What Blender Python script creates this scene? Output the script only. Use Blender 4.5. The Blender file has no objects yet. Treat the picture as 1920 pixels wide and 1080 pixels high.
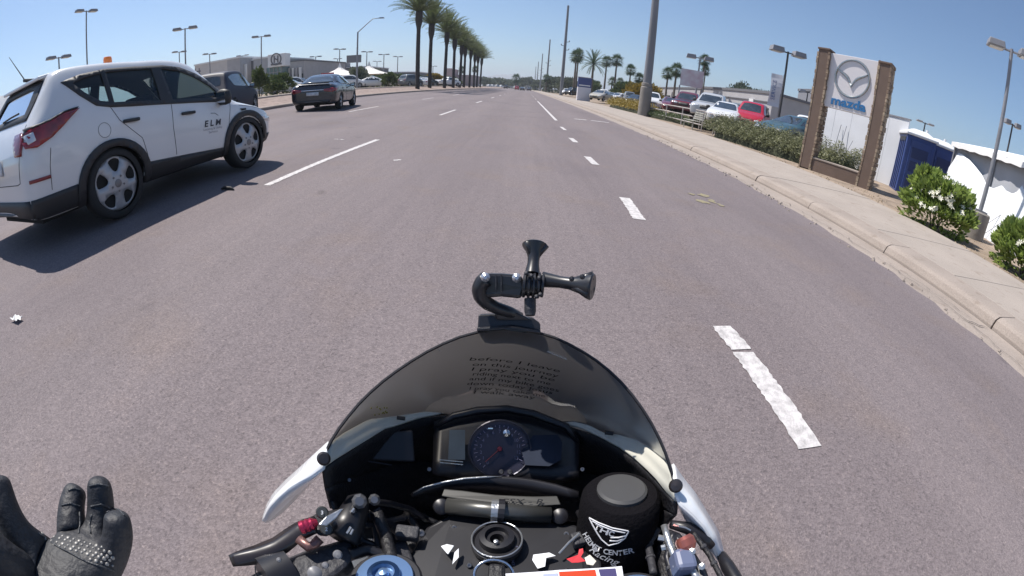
import bpy, bmesh, math, random
from math import sin, cos, pi, radians, atan2, hypot, sqrt, tan, atan
from mathutils import Vector, Matrix, Euler
from mathutils.bvhtree import BVHTree
from mathutils.geometry import delaunay_2d_cdt
random.seed(7)
scn = bpy.context.scene
COL = scn.collection

# ------------------------------------------------------------------ camera
CAMH = 1.10
PITCH, ROLL, YAW = 26.6046, 4.21, -0.22526
K1, K3 = 1.19202, -0.034016
CAMR = (Matrix.Rotation(radians(YAW), 3, 'Z') @ Matrix.Rotation(radians(90 - PITCH), 3, 'X') @ Matrix.Rotation(radians(ROLL), 3, 'Z'))
cam = bpy.data.objects.new('camera', bpy.data.cameras.new('camera'))
COL.objects.link(cam)
cam.matrix_world = Matrix.Translation((0, 0, CAMH)) @ CAMR.to_4x4()
cd = cam.data
cd.type = 'PANO'
cd.panorama_type = 'FISHEYE_LENS_POLYNOMIAL'
cd.fisheye_fov = pi
cd.sensor_width = 36.0
cd.sensor_fit = 'HORIZONTAL'
cd.fisheye_polynomial_k0 = 0.0
cd.fisheye_polynomial_k1 = -K1 / 18.0
cd.fisheye_polynomial_k2 = 0.0
cd.fisheye_polynomial_k3 = -K3 / 18.0 ** 3
cd.fisheye_polynomial_k4 = 0.0
cd.clip_start = 0.02
cd.clip_end = 9000
scn.camera = cam

# ------------------------------------------------------------------ light
SUN_TO = Vector((-0.50, 0.30, 1.0)).normalized()
SUN_EL = math.asin(SUN_TO.z)
w = bpy.data.worlds.new('World'); scn.world = w; w.use_nodes = True
nt = w.node_tree; bg = nt.nodes['Background']
sky = nt.nodes.new('ShaderNodeTexSky'); sky.sky_type = 'NISHITA'; sky.sun_disc = False
sky.sun_elevation = SUN_EL; sky.sun_rotation = atan2(SUN_TO.x, SUN_TO.y)
sky.air_density = 1.0; sky.dust_density = 0.6; sky.ozone_density = 2.5; sky.altitude = 300
tm = nt.nodes.new('ShaderNodeMix'); tm.data_type = 'RGBA'; tm.blend_type = 'MULTIPLY'; tm.inputs[0].default_value = 1.0; tm.inputs[7].default_value = (0.84, 0.98, 1.10, 1)
nt.links.new(sky.outputs[0], tm.inputs[6]); nt.links.new(tm.outputs[2], bg.inputs[0]); bg.inputs[1].default_value = 0.088
sl = bpy.data.lights.new('sun', 'SUN'); sl.energy = 5.0; sl.angle = radians(0.5); sl.color = (1.0, 0.945, 0.875)
so = bpy.data.objects.new('sun', sl); COL.objects.link(so)
so.rotation_euler = (-SUN_TO).to_track_quat('-Z', 'Y').to_euler()
vs = scn.view_settings; vs.view_transform = 'Standard'; vs.look = 'None'; vs.gamma = 1.0; vs.use_curve_mapping = False; vs.exposure = 0.38

# ------------------------------------------------------------------ ray helpers (a pixel of the 1920x1080 photograph gives a direction)
def ray(px, py):
    dx = (px - 960) / 960.0; dy = -(py - 540) / 960.0
    r = max(hypot(dx, dy), 1e-9); th = K1 * r + K3 * r ** 3; s = sin(th) / r
    return CAMR @ Vector((dx * s, dy * s, -cos(th)))
def P(px, py, d):
    return Vector((0, 0, CAMH)) + ray(px, py) * d
def road_z(x):
    return 0.024 * max(0.0, -1.0 - x)
def on_road(px, py):
    v = ray(px, py); z = 0.0
    for _ in range(40):
        q = v * ((CAMH - z) / -v.z); z = road_z(q.x)
    return Vector((q.x, q.y, z))
def azv(px, py=160):
    v = ray(px, py); return Vector((v.x, v.y, 0)).normalized(), v.z / hypot(v.x, v.y)
def far(px, py, d):
    """ground point d metres away in the direction of the pixel, and the height of the pixel there"""
    a, e = azv(px, py)
    return Vector((a.x * d, a.y * d, 0)), CAMH + e * d

# ------------------------------------------------------------------ materials
MATS = {}
def M(name, col, rough=0.55, metal=0.0, vary=0.0, vscale=4.0, bump=0.0, bscale=40.0, coat=0.0, spec=0.5, col2=None, emit=None, trans=0.0, stretch=None, detail=5.0):
    if name in MATS: return MATS[name]
    m = bpy.data.materials.new(name); m.use_nodes = True; MATS[name] = m
    t = m.node_tree; b = t.nodes['Principled BSDF']
    c = (*col, 1) if len(col) == 3 else col
    b.inputs['Base Color'].default_value = c; b.inputs['Roughness'].default_value = rough
    b.inputs['Metallic'].default_value = metal; b.inputs['Coat Weight'].default_value = coat
    b.inputs['Coat Roughness'].default_value = 0.06
    b.inputs['Specular IOR Level'].default_value = spec
    if trans: b.inputs['Transmission Weight'].default_value = trans
    m.diffuse_color = c
    src = None
    if vary or bump:
        tc = t.nodes.new('ShaderNodeTexCoord'); mp = t.nodes.new('ShaderNodeMapping')
        t.links.new(tc.outputs['Object'], mp.inputs[0])
        if stretch: mp.inputs['Scale'].default_value = stretch
        src = mp.outputs[0]
    if vary:
        n = t.nodes.new('ShaderNodeTexNoise'); n.inputs['Scale'].default_value = vscale; n.inputs['Detail'].default_value = detail
        t.links.new(src, n.inputs['Vector'])
        r = t.nodes.new('ShaderNodeValToRGB')
        c2 = col2 or tuple(x * (1 - vary) for x in col)
        r.color_ramp.elements[0].position = 0.32; r.color_ramp.elements[1].position = 0.68
        r.color_ramp.elements[0].color = (*c2, 1); r.color_ramp.elements[1].color = (*[min(1, x * (1 + 0.4 * vary)) for x in col], 1) if not col2 else c
        t.links.new(n.outputs[0], r.inputs[0]); t.links.new(r.outputs[0], b.inputs['Base Color'])
    if bump:
        n2 = t.nodes.new('ShaderNodeTexNoise'); n2.inputs['Scale'].default_value = bscale; n2.inputs['Detail'].default_value = 4
        t.links.new(src, n2.inputs['Vector'])
        bp = t.nodes.new('ShaderNodeBump'); bp.inputs['Strength'].default_value = bump; bp.inputs['Distance'].default_value = 0.02
        t.links.new(n2.outputs[0], bp.inputs['Height']); t.links.new(bp.outputs[0], b.inputs['Normal'])
    if emit:
        b.inputs['Emission Color'].default_value = (*emit[:3], 1); b.inputs['Emission Strength'].default_value = emit[3]
    return m

def asphalt_mat(name, base, tint):
    m = bpy.data.materials.new(name); m.use_nodes = True; t = m.node_tree; b = t.nodes['Principled BSDF']
    N = t.nodes.new; L = t.links.new
    tc = N('ShaderNodeTexCoord'); o = tc.outputs['Object']
    mp = N('ShaderNodeMapping'); mp.inputs['Scale'].default_value = (1, 0.22, 1); L(o, mp.inputs[0])
    def noise(scale, det, src=o, rough=0.6):
        n = N('ShaderNodeTexNoise'); n.inputs['Scale'].default_value = scale; n.inputs['Detail'].default_value = det; n.inputs['Roughness'].default_value = rough; L(src, n.inputs['Vector']); return n.outputs[0]
    def ramp(src, a, b_, ca, cb):
        r = N('ShaderNodeValToRGB'); r.color_ramp.elements[0].position = a; r.color_ramp.elements[1].position = b_
        r.color_ramp.elements[0].color = (*ca, 1); r.color_ramp.elements[1].color = (*cb, 1); L(src, r.inputs[0]); return r.outputs[0]
    def mix(kind, f, a, b_):
        x = N('ShaderNodeMix'); x.data_type = 'RGBA'; x.blend_type = kind
        if isinstance(f, float): x.inputs[0].default_value = f
        else: L(f, x.inputs[0])
        L(a, x.inputs[6]); L(b_, x.inputs[7]); return x.outputs[2]
    c = ramp(noise(0.7, 4, mp.outputs[0]), 0.3, 0.7, [x * 0.92 for x in base], [x * 1.06 for x in base])
    tan_ = ramp(noise(1.3, 3), 0.52, 0.75, (1, 1, 1), tint)
    c = mix('MULTIPLY', 1.0, c, tan_)
    # stones in the surface: light and dark grains
    v = N('ShaderNodeTexVoronoi'); v.inputs['Scale'].default_value = 150; L(o, v.inputs['Vector'])
    sep = N('ShaderNodeSeparateColor'); L(v.outputs['Color'], sep.inputs[0])
    g = ramp(sep.outputs[0], 0.05, 0.95, (0.80, 0.79, 0.80), (1.22, 1.21, 1.21))
    c = mix('MULTIPLY', 1.0, c, g)
    v2 = N('ShaderNodeTexVoronoi'); v2.inputs['Scale'].default_value = 95; L(o, v2.inputs['Vector'])
    sep2 = N('ShaderNodeSeparateColor'); L(v2.outputs['Color'], sep2.inputs[0])
    g2 = ramp(sep2.outputs[1], 0.90, 0.96, (1, 1, 1), (1.20, 1.19, 1.16)); c = mix('MULTIPLY', 1.0, c, g2)
    g3 = ramp(sep2.outputs[2], 0.92, 0.97, (1, 1, 1), (0.78, 0.78, 0.79)); c = mix('MULTIPLY', 1.0, c, g3)
    # wheel paths and oil line of each lane, long streaks, old patches
    sx = N('ShaderNodeSeparateXYZ'); L(o, sx.inputs[0])
    wob = N('ShaderNodeMath'); wob.operation = 'MULTIPLY_ADD'; L(noise(0.35, 2, mp.outputs[0]), wob.inputs[0]); wob.inputs[1].default_value = 0.9; L(sx.outputs[0], wob.inputs[2])
    sn = N('ShaderNodeMath'); sn.operation = 'MULTIPLY'; L(wob.outputs[0], sn.inputs[0]); sn.inputs[1].default_value = 2 * pi / 2.03
    si = N('ShaderNodeMath'); si.operation = 'SINE'; L(sn.outputs[0], si.inputs[0])
    si2 = N('ShaderNodeMath'); si2.operation = 'MULTIPLY_ADD'; L(si.outputs[0], si2.inputs[0]); si2.inputs[1].default_value = .5; si2.inputs[2].default_value = .5
    c = mix('MULTIPLY', 1.0, c, ramp(si2.outputs[0], 0.0, 1.0, (0.955, 0.95, 0.955), (1.03, 1.03, 1.025)))
    mps = N('ShaderNodeMapping'); mps.inputs['Scale'].default_value = (9, 0.5, 1); L(o, mps.inputs[0])
    c = mix('MULTIPLY', 1.0, c, ramp(noise(1.0, 4, mps.outputs[0]), 0.35, 0.65, (0.955, 0.955, 0.96), (1.035, 1.03, 1.03)))
    c = mix('MULTIPLY', 1.0, c, ramp(noise(0.23, 2), 0.56, 0.60, (1, 1, 1), (0.93, 0.93, 0.94)))
    c = mix('MULTIPLY', 1.0, c, ramp(noise(2.1, 1), 0.73, 0.78, (1, 1, 1), (0.80, 0.80, 0.81)))
    L(c, b.inputs['Base Color']); b.inputs['Roughness'].default_value = 0.85; b.inputs['Specular IOR Level'].default_value = 0.3
    bp = N('ShaderNodeBump'); bp.inputs['Strength'].default_value = 0.4; bp.inputs['Distance'].default_value = 0.006
    L(v.outputs['Distance'], bp.inputs['Height']); L(bp.outputs[0], b.inputs['Normal'])
    m.diffuse_color = (*base, 1); MATS[name] = m
    return m

def concrete_mat(name, base, dirt=0.75, sc=1.0):
    m = bpy.data.materials.new(name); m.use_nodes = True; t = m.node_tree; b = t.nodes['Principled BSDF']; N = t.nodes.new; L = t.links.new
    tc = N('ShaderNodeTexCoord'); o = tc.outputs['Object']
    def nz(s, d):
        n = N('ShaderNodeTexNoise'); n.inputs['Scale'].default_value = s; n.inputs['Detail'].default_value = d; L(o, n.inputs['Vector']); return n.outputs[0]
    def rp(src, a, b_, ca, cb):
        r = N('ShaderNodeValToRGB'); r.color_ramp.elements[0].position = a; r.color_ramp.elements[1].position = b_
        r.color_ramp.elements[0].color = (*ca, 1); r.color_ramp.elements[1].color = (*cb, 1); L(src, r.inputs[0]); return r.outputs[0]
    def mul(a, b_):
        x = N('ShaderNodeMix'); x.data_type = 'RGBA'; x.blend_type = 'MULTIPLY'; x.inputs[0].default_value = 1; L(a, x.inputs[6]); L(b_, x.inputs[7]); return x.outputs[2]
    c = rp(nz(0.9 * sc, 6), 0.3, 0.72, [x * dirt for x in base], base)
    c = mul(c, rp(nz(70 * sc, 2), 0.3, 0.7, (0.86, 0.86, 0.86), (1.1, 1.1, 1.1)))
    c = mul(c, rp(nz(5 * sc, 8), 0.60, 0.72, (1, 1, 1), (0.78, 0.75, 0.72)))
    L(c, b.inputs['Base Color']); b.inputs['Roughness'].default_value = 0.88; b.inputs['Specular IOR Level'].default_value = 0.25
    bp = N('ShaderNodeBump'); bp.inputs['Strength'].default_value = 0.35; bp.inputs['Distance'].default_value = 0.006
    L(nz(60 * sc, 5), bp.inputs['Height']); L(bp.outputs[0], b.inputs['Normal'])
    m.diffuse_color = (*base, 1); MATS[name] = m
    return m

def leaf_mat(name, dark, light, trans=0.25):
    m = bpy.data.materials.new(name); m.use_nodes = True; t = m.node_tree; b = t.nodes['Principled BSDF']; N = t.nodes.new; L = t.links.new
    geo = N('ShaderNodeNewGeometry')
    r = N('ShaderNodeValToRGB'); r.color_ramp.elements[0].color = (*dark, 1); r.color_ramp.elements[1].color = (*light, 1)
    L(geo.outputs['Random Per Island'], r.inputs[0]); L(r.outputs[0], b.inputs['Base Color'])
    b.inputs['Roughness'].default_value = 0.5; b.inputs['Specular IOR Level'].default_value = 0.35
    tr = N('ShaderNodeBsdfTranslucent'); L(r.outputs[0], tr.inputs[0])
    mx = N('ShaderNodeMixShader'); mx.inputs[0].default_value = trans; out = t.nodes['Material Output']
    L(b.outputs[0], mx.inputs[1]); L(tr.outputs[0], mx.inputs[2]); L(mx.outputs[0], out.inputs[0])
    m.diffuse_color = (*light, 1); MATS[name] = m
    return m

def tint_glass(name, tint, gloss=0.12, rough=0.03, diffuse=None, ior=1.5):
    m = bpy.data.materials.new(name); m.use_nodes = True; t = m.node_tree; N = t.nodes.new; L = t.links.new
    t.nodes.remove(t.nodes['Principled BSDF']); out = t.nodes['Material Output']
    a = N('ShaderNodeBsdfTransparent'); a.inputs[0].default_value = (*tint, 1)
    g = N('ShaderNodeBsdfGlossy'); g.inputs['Roughness'].default_value = rough; g.inputs[0].default_value = (1, 1, 1, 1)
    fr = N('ShaderNodeFresnel'); fr.inputs[0].default_value = ior
    mx = N('ShaderNodeMixShader'); L(fr.outputs[0], mx.inputs[0]); L(a.outputs[0], mx.inputs[1]); L(g.outputs[0], mx.inputs[2])
    last = mx.outputs[0]
    if diffuse:
        d = N('ShaderNodeBsdfTranslucent'); d.inputs[0].default_value = (*diffuse[:3], 1)
        m2 = N('ShaderNodeMixShader'); m2.inputs[0].default_value = diffuse[3]; L(last, m2.inputs[1]); L(d.outputs[0], m2.inputs[2]); last = m2.outputs[0]
    L(last, out.inputs[0]); m.diffuse_color = (*tint, 0.5); MATS[name] = m
    return m

# ------------------------------------------------------------------ mesh helpers
class MB:
    def __init__(s): s.v = []; s.f = []; s.smooth = False
    def add(s, vs_, fs_):
        n = len(s.v); s.v += [tuple(v) for v in vs_]; s.f += [tuple(i + n for i in f) for f in fs_]; return s
    def box(s, c, size, rz=0.0, rot=None, taper=1.0):
        x, y, z = [q / 2 for q in size]
        R = rot if rot is not None else Matrix.Rotation(rz, 3, 'Z')
        vv = []
        for k, (a, b, d) in enumerate([(-x, -y, -z), (x, -y, -z), (x, y, -z), (-x, y, -z), (-x, -y, z), (x, -y, z), (x, y, z), (-x, y, z)]):
            if k > 3: a *= taper; b *= taper
            vv.append(Vector(c) + R @ Vector((a, b, d)))
        return s.add(vv, [(0, 3, 2, 1), (4, 5, 6, 7), (0, 1, 5, 4), (1, 2, 6, 5), (2, 3, 7, 6), (3, 0, 4, 7)])
    def tube(s, path, rad, n=8, cap=True):
        path = [Vector(p) for p in path]; k = len(path)
        rs = rad if isinstance(rad, (list, tuple)) else [rad] * k
        vv = []; up = None
        for i, p in enumerate(path):
            d = (path[min(i + 1, k - 1)] - path[max(i - 1, 0)]).normalized()
            if up is None: up = d.orthogonal().normalized()
            up = (up - d * up.dot(d)); up = up.normalized() if up.length > 1e-6 else d.orthogonal().normalized()
            b = d.cross(up)
            for j in range(n):
                a = 2 * pi * j / n; vv.append(p + (up * cos(a) + b * sin(a)) * rs[i])
        ff = [(i * n + j, i * n + (j + 1) % n, (i + 1) * n + (j + 1) % n, (i + 1) * n + j) for i in range(k - 1) for j in range(n)]
        if cap: ff += [tuple(range(n - 1, -1, -1)), tuple((k - 1) * n + j for j in range(n))]
        return s.add(vv, ff)
    def lathe(s, prof, base, axis=(0, 0, 1), n=24, cap=True):
        base = Vector(base); ax = Vector(axis).normalized(); u = ax.orthogonal().normalized(); b = ax.cross(u)
        vv = [base + ax * h + (u * cos(2 * pi * j / n) + b * sin(2 * pi * j / n)) * r for r, h in prof for j in range(n)]
        k = len(prof)
        ff = [(i * n + j, i * n + (j + 1) % n, (i + 1) * n + (j + 1) % n, (i + 1) * n + j) for i in range(k - 1) for j in range(n)]
        if cap: ff += [tuple(range(n - 1, -1, -1)), tuple((k - 1) * n + j for j in range(n))]
        return s.add(vv, ff)
    def grid(s, rows):
        n = len(rows[0]); vv = [p for r in rows for p in r]
        return s.add(vv, [(i * n + j, i * n + j + 1, (i + 1) * n + j + 1, (i + 1) * n + j) for i in range(len(rows) - 1) for j in range(n - 1)])
    def poly_prism(s, pts, off):
        off = Vector(off); a = [Vector(p) for p in pts]; k = len(a)
        return s.add(a + [p + off for p in a], [tuple(range(k)), tuple(range(2 * k - 1, k - 1, -1))] + [(i, (i + 1) % k + 0, (i + 1) % k + k, i + k)[::-1] for i in range(k)])
    def mesh(s, name):
        m = bpy.data.meshes.new(name); m.from_pydata(s.v, [], s.f); m.update(); return m
    def build(s, name, mat, parent=None, smooth=None, bevel=0.0, solid=0.0, subsurf=0, world=True, recalc=False, autos=None):
        m = s.mesh(name)
        if recalc:
            b = bmesh.new(); b.from_mesh(m); bmesh.ops.recalc_face_normals(b, faces=b.faces[:]); b.to_mesh(m); b.free()
        return link(name, m, mat, parent, smooth, bevel, solid, subsurf, autos)

def link(name, m, mat, parent=None, smooth=None, bevel=0.0, solid=0.0, subsurf=0, autos=None):
    o = bpy.data.objects.new(name, m); COL.objects.link(o)
    if mat is not None:
        for q in (mat if isinstance(mat, (list, tuple)) else [mat]): m.materials.append(q)
    if parent is not None:
        o.parent = parent
        # geometry is given in the space of the thing: the parent's own frame
    if smooth or autos:
        for p in m.polygons: p.use_smooth = True
    if autos:
        try: m.set_sharp_from_angle(angle=radians(autos))
        except Exception: pass
    if solid:
        md = o.modifiers.new('thickness', 'SOLIDIFY'); md.thickness = solid; md.offset = 0
    if bevel:
        md = o.modifiers.new('bevel', 'BEVEL'); md.width = bevel; md.segments = 2; md.limit_method = 'ANGLE'; md.angle_limit = radians(40)
    if subsurf:
        md = o.modifiers.new('subsurf', 'SUBSURF'); md.levels = subsurf; md.render_levels = subsurf
    return o

def tag(o, label=None, cat=None, group=None, kind=None):
    if label: o['label'] = label
    if cat: o['category'] = cat
    if group: o['group'] = group
    if kind: o['kind'] = kind
    return o
def empty(name, loc, rz=0.0, label=None, cat=None, group=None):
    o = bpy.data.objects.new(name, None); COL.objects.link(o); o.location = loc; o.rotation_euler = (0, 0, rz); o.empty_display_size = 0.3
    return tag(o, label, cat, group)
KIDS = {}
def children(o): return [c for c in bpy.data.objects if c.parent == o]
def copy_thing(o, loc, rz=0.0, label=None, scale=None, group=None):
    r = o.copy(); COL.objects.link(r); r.location = loc; r.rotation_euler = (0, 0, rz)
    if label: r['label'] = label
    if group: r['group'] = group
    if scale: r.scale = scale
    if o.name not in KIDS: KIDS[o.name] = [(c, children(c)) for c in children(o)]
    for c, gs in KIDS[o.name]:
        d = c.copy(); COL.objects.link(d); d.parent = r
        for g in gs:
            e = g.copy(); COL.objects.link(e); e.parent = d
    return r
def text_mesh(s, size=1.0, extrude=0.0, shear=0.0, align='CENTER', bold=0.0, spacing=1.0):
    c = bpy.data.curves.new('lettering', 'FONT'); c.body = s; c.size = size; c.extrude = extrude; c.shear = shear; c.align_x = align; c.offset = bold
    c.space_character = spacing; c.resolution_u = 3
    o = bpy.data.objects.new('lettering', c); COL.objects.link(o); dg = bpy.context.evaluated_depsgraph_get(); dg.update()
    m = bpy.data.meshes.new_from_object(o.evaluated_get(dg)); bpy.data.objects.remove(o)
    return m
def place_mesh(m, fn):
    for v in m.vertices: v.co = fn(v.co.copy())
    m.update(); return m
def lerp(a, b, t): return a + (b - a) * t
def resample(pts, n):
    pts = [Vector(p) for p in pts]; L = [0]
    for a, b in zip(pts, pts[1:]): L.append(L[-1] + (b - a).length)
    out = []
    for i in range(n):
        s = L[-1] * i / (n - 1); k = 0
        while k < len(L) - 2 and L[k + 1] < s: k += 1
        out.append(pts[k].lerp(pts[k + 1], (s - L[k]) / max(L[k + 1] - L[k], 1e-9)))
    return out
def circle(cx, cy, r, n, ry=None, a0=0.0):
    ry = ry or r
    return [(cx + r * cos(a0 + 2 * pi * i / n), cy + ry * sin(a0 + 2 * pi * i / n)) for i in range(n)]
def inside(p, poly):
    x, y = p; c = False; n = len(poly); j = n - 1
    for i in range(n):
        if (poly[i][1] > y) != (poly[j][1] > y) and x < (poly[j][0] - poly[i][0]) * (y - poly[i][1]) / (poly[j][1] - poly[i][1]) + poly[i][0]: c = not c
        j = i
    return c
def fill2d(outer, holes=(), cell=0.1):
    """triangulated sheet inside an outline, with inner points every cell, minus holes"""
    def dens(poly):
        o = []
        for a, b in zip(poly, poly[1:] + poly[:1]):
            k = max(1, int(hypot(b[0] - a[0], b[1] - a[1]) / cell))
            o += [(lerp(a[0], b[0], i / k), lerp(a[1], b[1], i / k)) for i in range(k)]
        return o
    loops = [dens([tuple(p) for p in outer])] + [dens([tuple(p) for p in h]) for h in holes]
    pts, ed = [], []
    for l in loops:
        n = len(pts); pts += l; ed += [(n + i, n + (i + 1) % len(l)) for i in range(len(l))]
    xs = [p[0] for p in loops[0]]; ys = [p[1] for p in loops[0]]
    x = min(xs) + cell * .5
    while x < max(xs):
        y = min(ys) + cell * .5
        while y < max(ys):
            if inside((x, y), loops[0]) and not any(inside((x, y), h) for h in loops[1:]): pts.append((x, y))
            y += cell
        x += cell
    V, _, F, *_r = delaunay_2d_cdt([Vector(p) for p in pts], ed, [], 1, 1e-6)
    F = [f for f in F if not any(inside((sum(V[i][0] for i in f) / 3, sum(V[i][1] for i in f) / 3), h) for h in loops[1:])]
    return [(v[0], v[1]) for v in V], F
# ------------------------------------------------------------------ surface materials
ROAD = asphalt_mat('road_asphalt', (0.172, 0.147, 0.149), (1.04, 1.0, 0.93))
LOTM = asphalt_mat('lot_asphalt', (0.11, 0.11, 0.115), (1.02, 1.0, 0.95))
CONC = concrete_mat('pale_concrete', (0.375, 0.325, 0.285), 0.84)
CONC2 = concrete_mat('kerb_concrete', (0.36, 0.305, 0.265), 0.78)
CONC3 = concrete_mat('grey_concrete', (0.29, 0.265, 0.24), 0.75)
SOIL = M('desert_soil', (0.29, 0.225, 0.17), 0.95, vary=0.35, vscale=1.7, bump=0.6, bscale=30)
PAINT = M('road_paint', (0.56, 0.53, 0.52), 0.7, vary=0.35, vscale=22, bump=0.3, bscale=90, detail=9)
HILL = M('far_hill', (0.25, 0.24, 0.24), 1.0, vary=0.25, vscale=0.006)

# ------------------------------------------------------------------ ground
Y0, Y1 = -80.0, 6500.0
def strip(name, prof, mat, y0, y1, kind='structure', ys=None, parent=None):
    b = MB(); ys = ys or [y0, y1]
    b.grid([[Vector((x, y, z)) for x, z in prof] for y in ys])
    # faces up
    o = b.build(name, mat, parent); m = o.data
    if m.polygons[0].normal.z < 0: m.flip_normals()
    if kind: o['kind'] = kind
    return o
KXL = -11.4                                   # left edge of the carriageway
strip('ground', [(-6000, .70), (-15.2, .70), (-14.6, .69), (-12.0, .34), (KXL - .2, -.15), (4.7, -.15), (5.0, -.05), (7.9, .06), (10.5, .08), (15.5, .40), (24, .45), (6000, .45)], SOIL, Y0, Y1)
# carriageway, one sheet with a cross fall and an uneven right edge
b = MB(); rows = []; y = Y0; rr = random.Random(3)
while y < Y1:
    e = 3.98 + (rr.uniform(-.05, .05) if 0 < y < 25 else 0)
    rows.append([Vector((x, y, road_z(x))) for x in (KXL, -8, -5, -3, -1, 1, 3)] + [Vector((e, y, 0))])
    y += 0.22 if -1 < y < 25 else (3 if y < 200 else 400)
b.grid(rows); road = b.build('road', ROAD); road['kind'] = 'structure'
if road.data.polygons[0].normal.z < 0: road.data.flip_normals()
gutter = strip('gutter', [(3.80, -.006), (4.45, -.012), (4.56, -.012)], CONC2, Y0, Y1, ys=[Y0, 0, 10, 30, 200, Y1])
# road flush with the gutter: lift the gutter pan a touch
for v in gutter.data.vertices: v.co.z += 0.002 if v.co.x > 4.4 else 0.0
# kerbs, cut in pieces with open joints
def kerb(name, prof, y0, y1, step, n_far, mat, flip=False):
    root = empty(name, (0, 0, 0)); root['kind'] = 'structure'
    def piece(L):
        b = MB(); k = len(prof)
        b.add([(x, yy, z) for yy in (0, L) for x, z in prof], [(i, i + 1, i + 1 + k, i + k) for i in range(k - 1)] + [tuple(range(k)), tuple(range(2 * k - 1, k - 1, -1))])
        return b
    me = None; y = y0
    while y < y1:
        if me is None:
            o = piece(step - .014).build('kerb_stone', mat, root, recalc=True, bevel=.006); me = o.data
        else:
            o = bpy.data.objects.new('kerb_stone', me); COL.objects.link(o); o.parent = root
            md = o.modifiers.new('bevel', 'BEVEL'); md.width = .006; md.segments = 2
        o.location = (0, y, random.uniform(-.004, .004)); o.rotation_euler = (0, 0, random.uniform(-.002, .002)); y += step
    o = piece(n_far).build('kerb_run', mat, root, recalc=True); o.location = (0, y, 0)
    return root
kerb('right_kerb', [(4.56, -.2), (4.57, .02), (4.60, .09), (4.66, .118), (4.72, .125), (5.075, .13), (5.075, -.2)], -3.4, 40, 1.83, 4000, CONC2)
zl = road_z(KXL)
kerb('left_kerb', [(KXL, -.2), (KXL, zl + .10), (KXL - .03, zl + .14), (KXL - .30, zl + .15), (KXL - .32, -.2)], 10, 130, 6, 4000, CONC2)
kerb('median_back_kerb', [(-14.05, .3), (-14.05, .80), (-14.08, .83), (-14.5, .84), (-14.5, .3)], 10, 130, 6, 4000, CONC)
strip('median_slope', [(KXL - .32, zl + .12), (-12.6, zl + .22), (-14.05, .74)], M('pink_gravel', (0.29, 0.22, 0.19), .95, vary=.3, vscale=3, bump=.8, bscale=50), 5, 4000)
# sidewalk in slabs
sw = empty('sidewalk', (0, 0, 0)); sw['kind'] = 'structure'
me = None; y = -3.0
while y < 46:
    if me is None:
        b = MB(); b.box((6.485, .76, .04), (2.79, 1.508, .18)); o = b.build('slab', CONC, sw, bevel=.008); me = o.data
    else:
        o = bpy.data.objects.new('slab', me); COL.objects.link(o); o.parent = sw
        md = o.modifiers.new('bevel', 'BEVEL'); md.width = .008; md.segments = 2
    o.location = (0, y, random.uniform(-.003, .003)); y += 1.52
b = MB(); b.box((6.485, 2000 + y, .04), (2.79, 4000, .18)); b.build('slab_run', CONC, sw)

# cracks of the gutter and road edge: thin dark open seams and lifted crumbs
CRACK = M('crack_dark', (0.05, 0.045, 0.045), 1)
def crack(pts, w=.012, z=0.006, name='crack', parent=road):
    b = MB(); L = []; R_ = []
    for i, p in enumerate(pts):
        p = Vector((p[0], p[1], 0)); q0 = Vector((*pts[max(0, i - 1)][:2], 0)); q1 = Vector((*pts[min(len(pts) - 1, i + 1)][:2], 0))
        d = (q1 - q0).normalized(); n = Vector((-d.y, d.x, 0)); ww = w * random.uniform(.3, 1.0) if 0 < i < len(pts) - 1 else 0.001
        L.append(p + n * ww / 2 + Vector((0, 0, z))); R_.append(p - n * ww / 2 + Vector((0, 0, z)))
    b.grid([R_, L]); o = b.build(name, CRACK, parent)
    if o.data.polygons[0].normal.z < 0: o.data.flip_normals()
    return o
def wander(x0, y0, x1, y1, n=24, a=.05, seed=1):
    r = random.Random(seed); o = []; d = 0
    for i in range(n):
        t = i / (n - 1); d = d * .7 + r.uniform(-a, a); o.append((lerp(x0, x1, t) + d, lerp(y0, y1, t) + r.uniform(-.03, .03)))
    return o
crack(wander(4.16, 1.2, 4.20, 5.8, 60, .035, 4), .010, .004); crack(wander(4.34, 2.2, 4.26, 3.6, 22, .03, 5), .008, .004)
crack(wander(4.04, 5.5, 4.14, 11, 50, .03, 6), .008, .004)
crack(wander(4.50, 2.05, 4.12, 2.25, 8, .02, 9), .02, .004)
crumb = MB(); rr = random.Random(12)
for i in range(130):
    yy = rr.uniform(.5, 14); xx = 3.98 + rr.gauss(.05, .09); s = rr.uniform(.006, .022)
    crumb.box((xx, yy, .004 + s * .3), (s * 1.6, s * 2.2, s), rr.uniform(0, 3), taper=.6)
tag(crumb.build('loose_gravel', CONC2), 'crumbs of broken concrete along the road edge', 'gravel', kind='stuff')

# lane markings: worn paint sheets 4 mm above the road, with ragged sides
marks = road
def stroke(a, bpt, w, rag=.007, step=.022, name='lane_marking'):
    a = Vector(a[:2]); c = Vector(bpt[:2]); d = (c - a); L = d.length; d /= L; n = Vector((-d.y, d.x)); k = max(2, int(L / step)); A, B = [], []
    for i in range(k + 1):
        q = a + d * (L * i / k)
        for S, s in ((A, 1), (B, -1)):
            p = q + n * s * (w / 2 + random.uniform(-rag, rag)); S.append(Vector((p.x, p.y, road_z(p.x) + .004)))
    mb = MB(); mb.grid([B, A]); o = mb.build(name, PAINT, marks)
    if o.data.polygons[0].normal.z < 0: o.data.flip_normals()
    return o
def pxstroke(p0, p1, w, **k): return stroke(on_road(*p0), on_road(*p1), w, **k)
pxstroke((1352, 612), (1390, 656), .130); pxstroke((1393, 661), (1520, 840), .135)
pxstroke((1171, 371), (1199, 412), .125); pxstroke((1101, 294), (1117, 309), .12); pxstroke((1070, 259), (1080, 267), .12)
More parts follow.
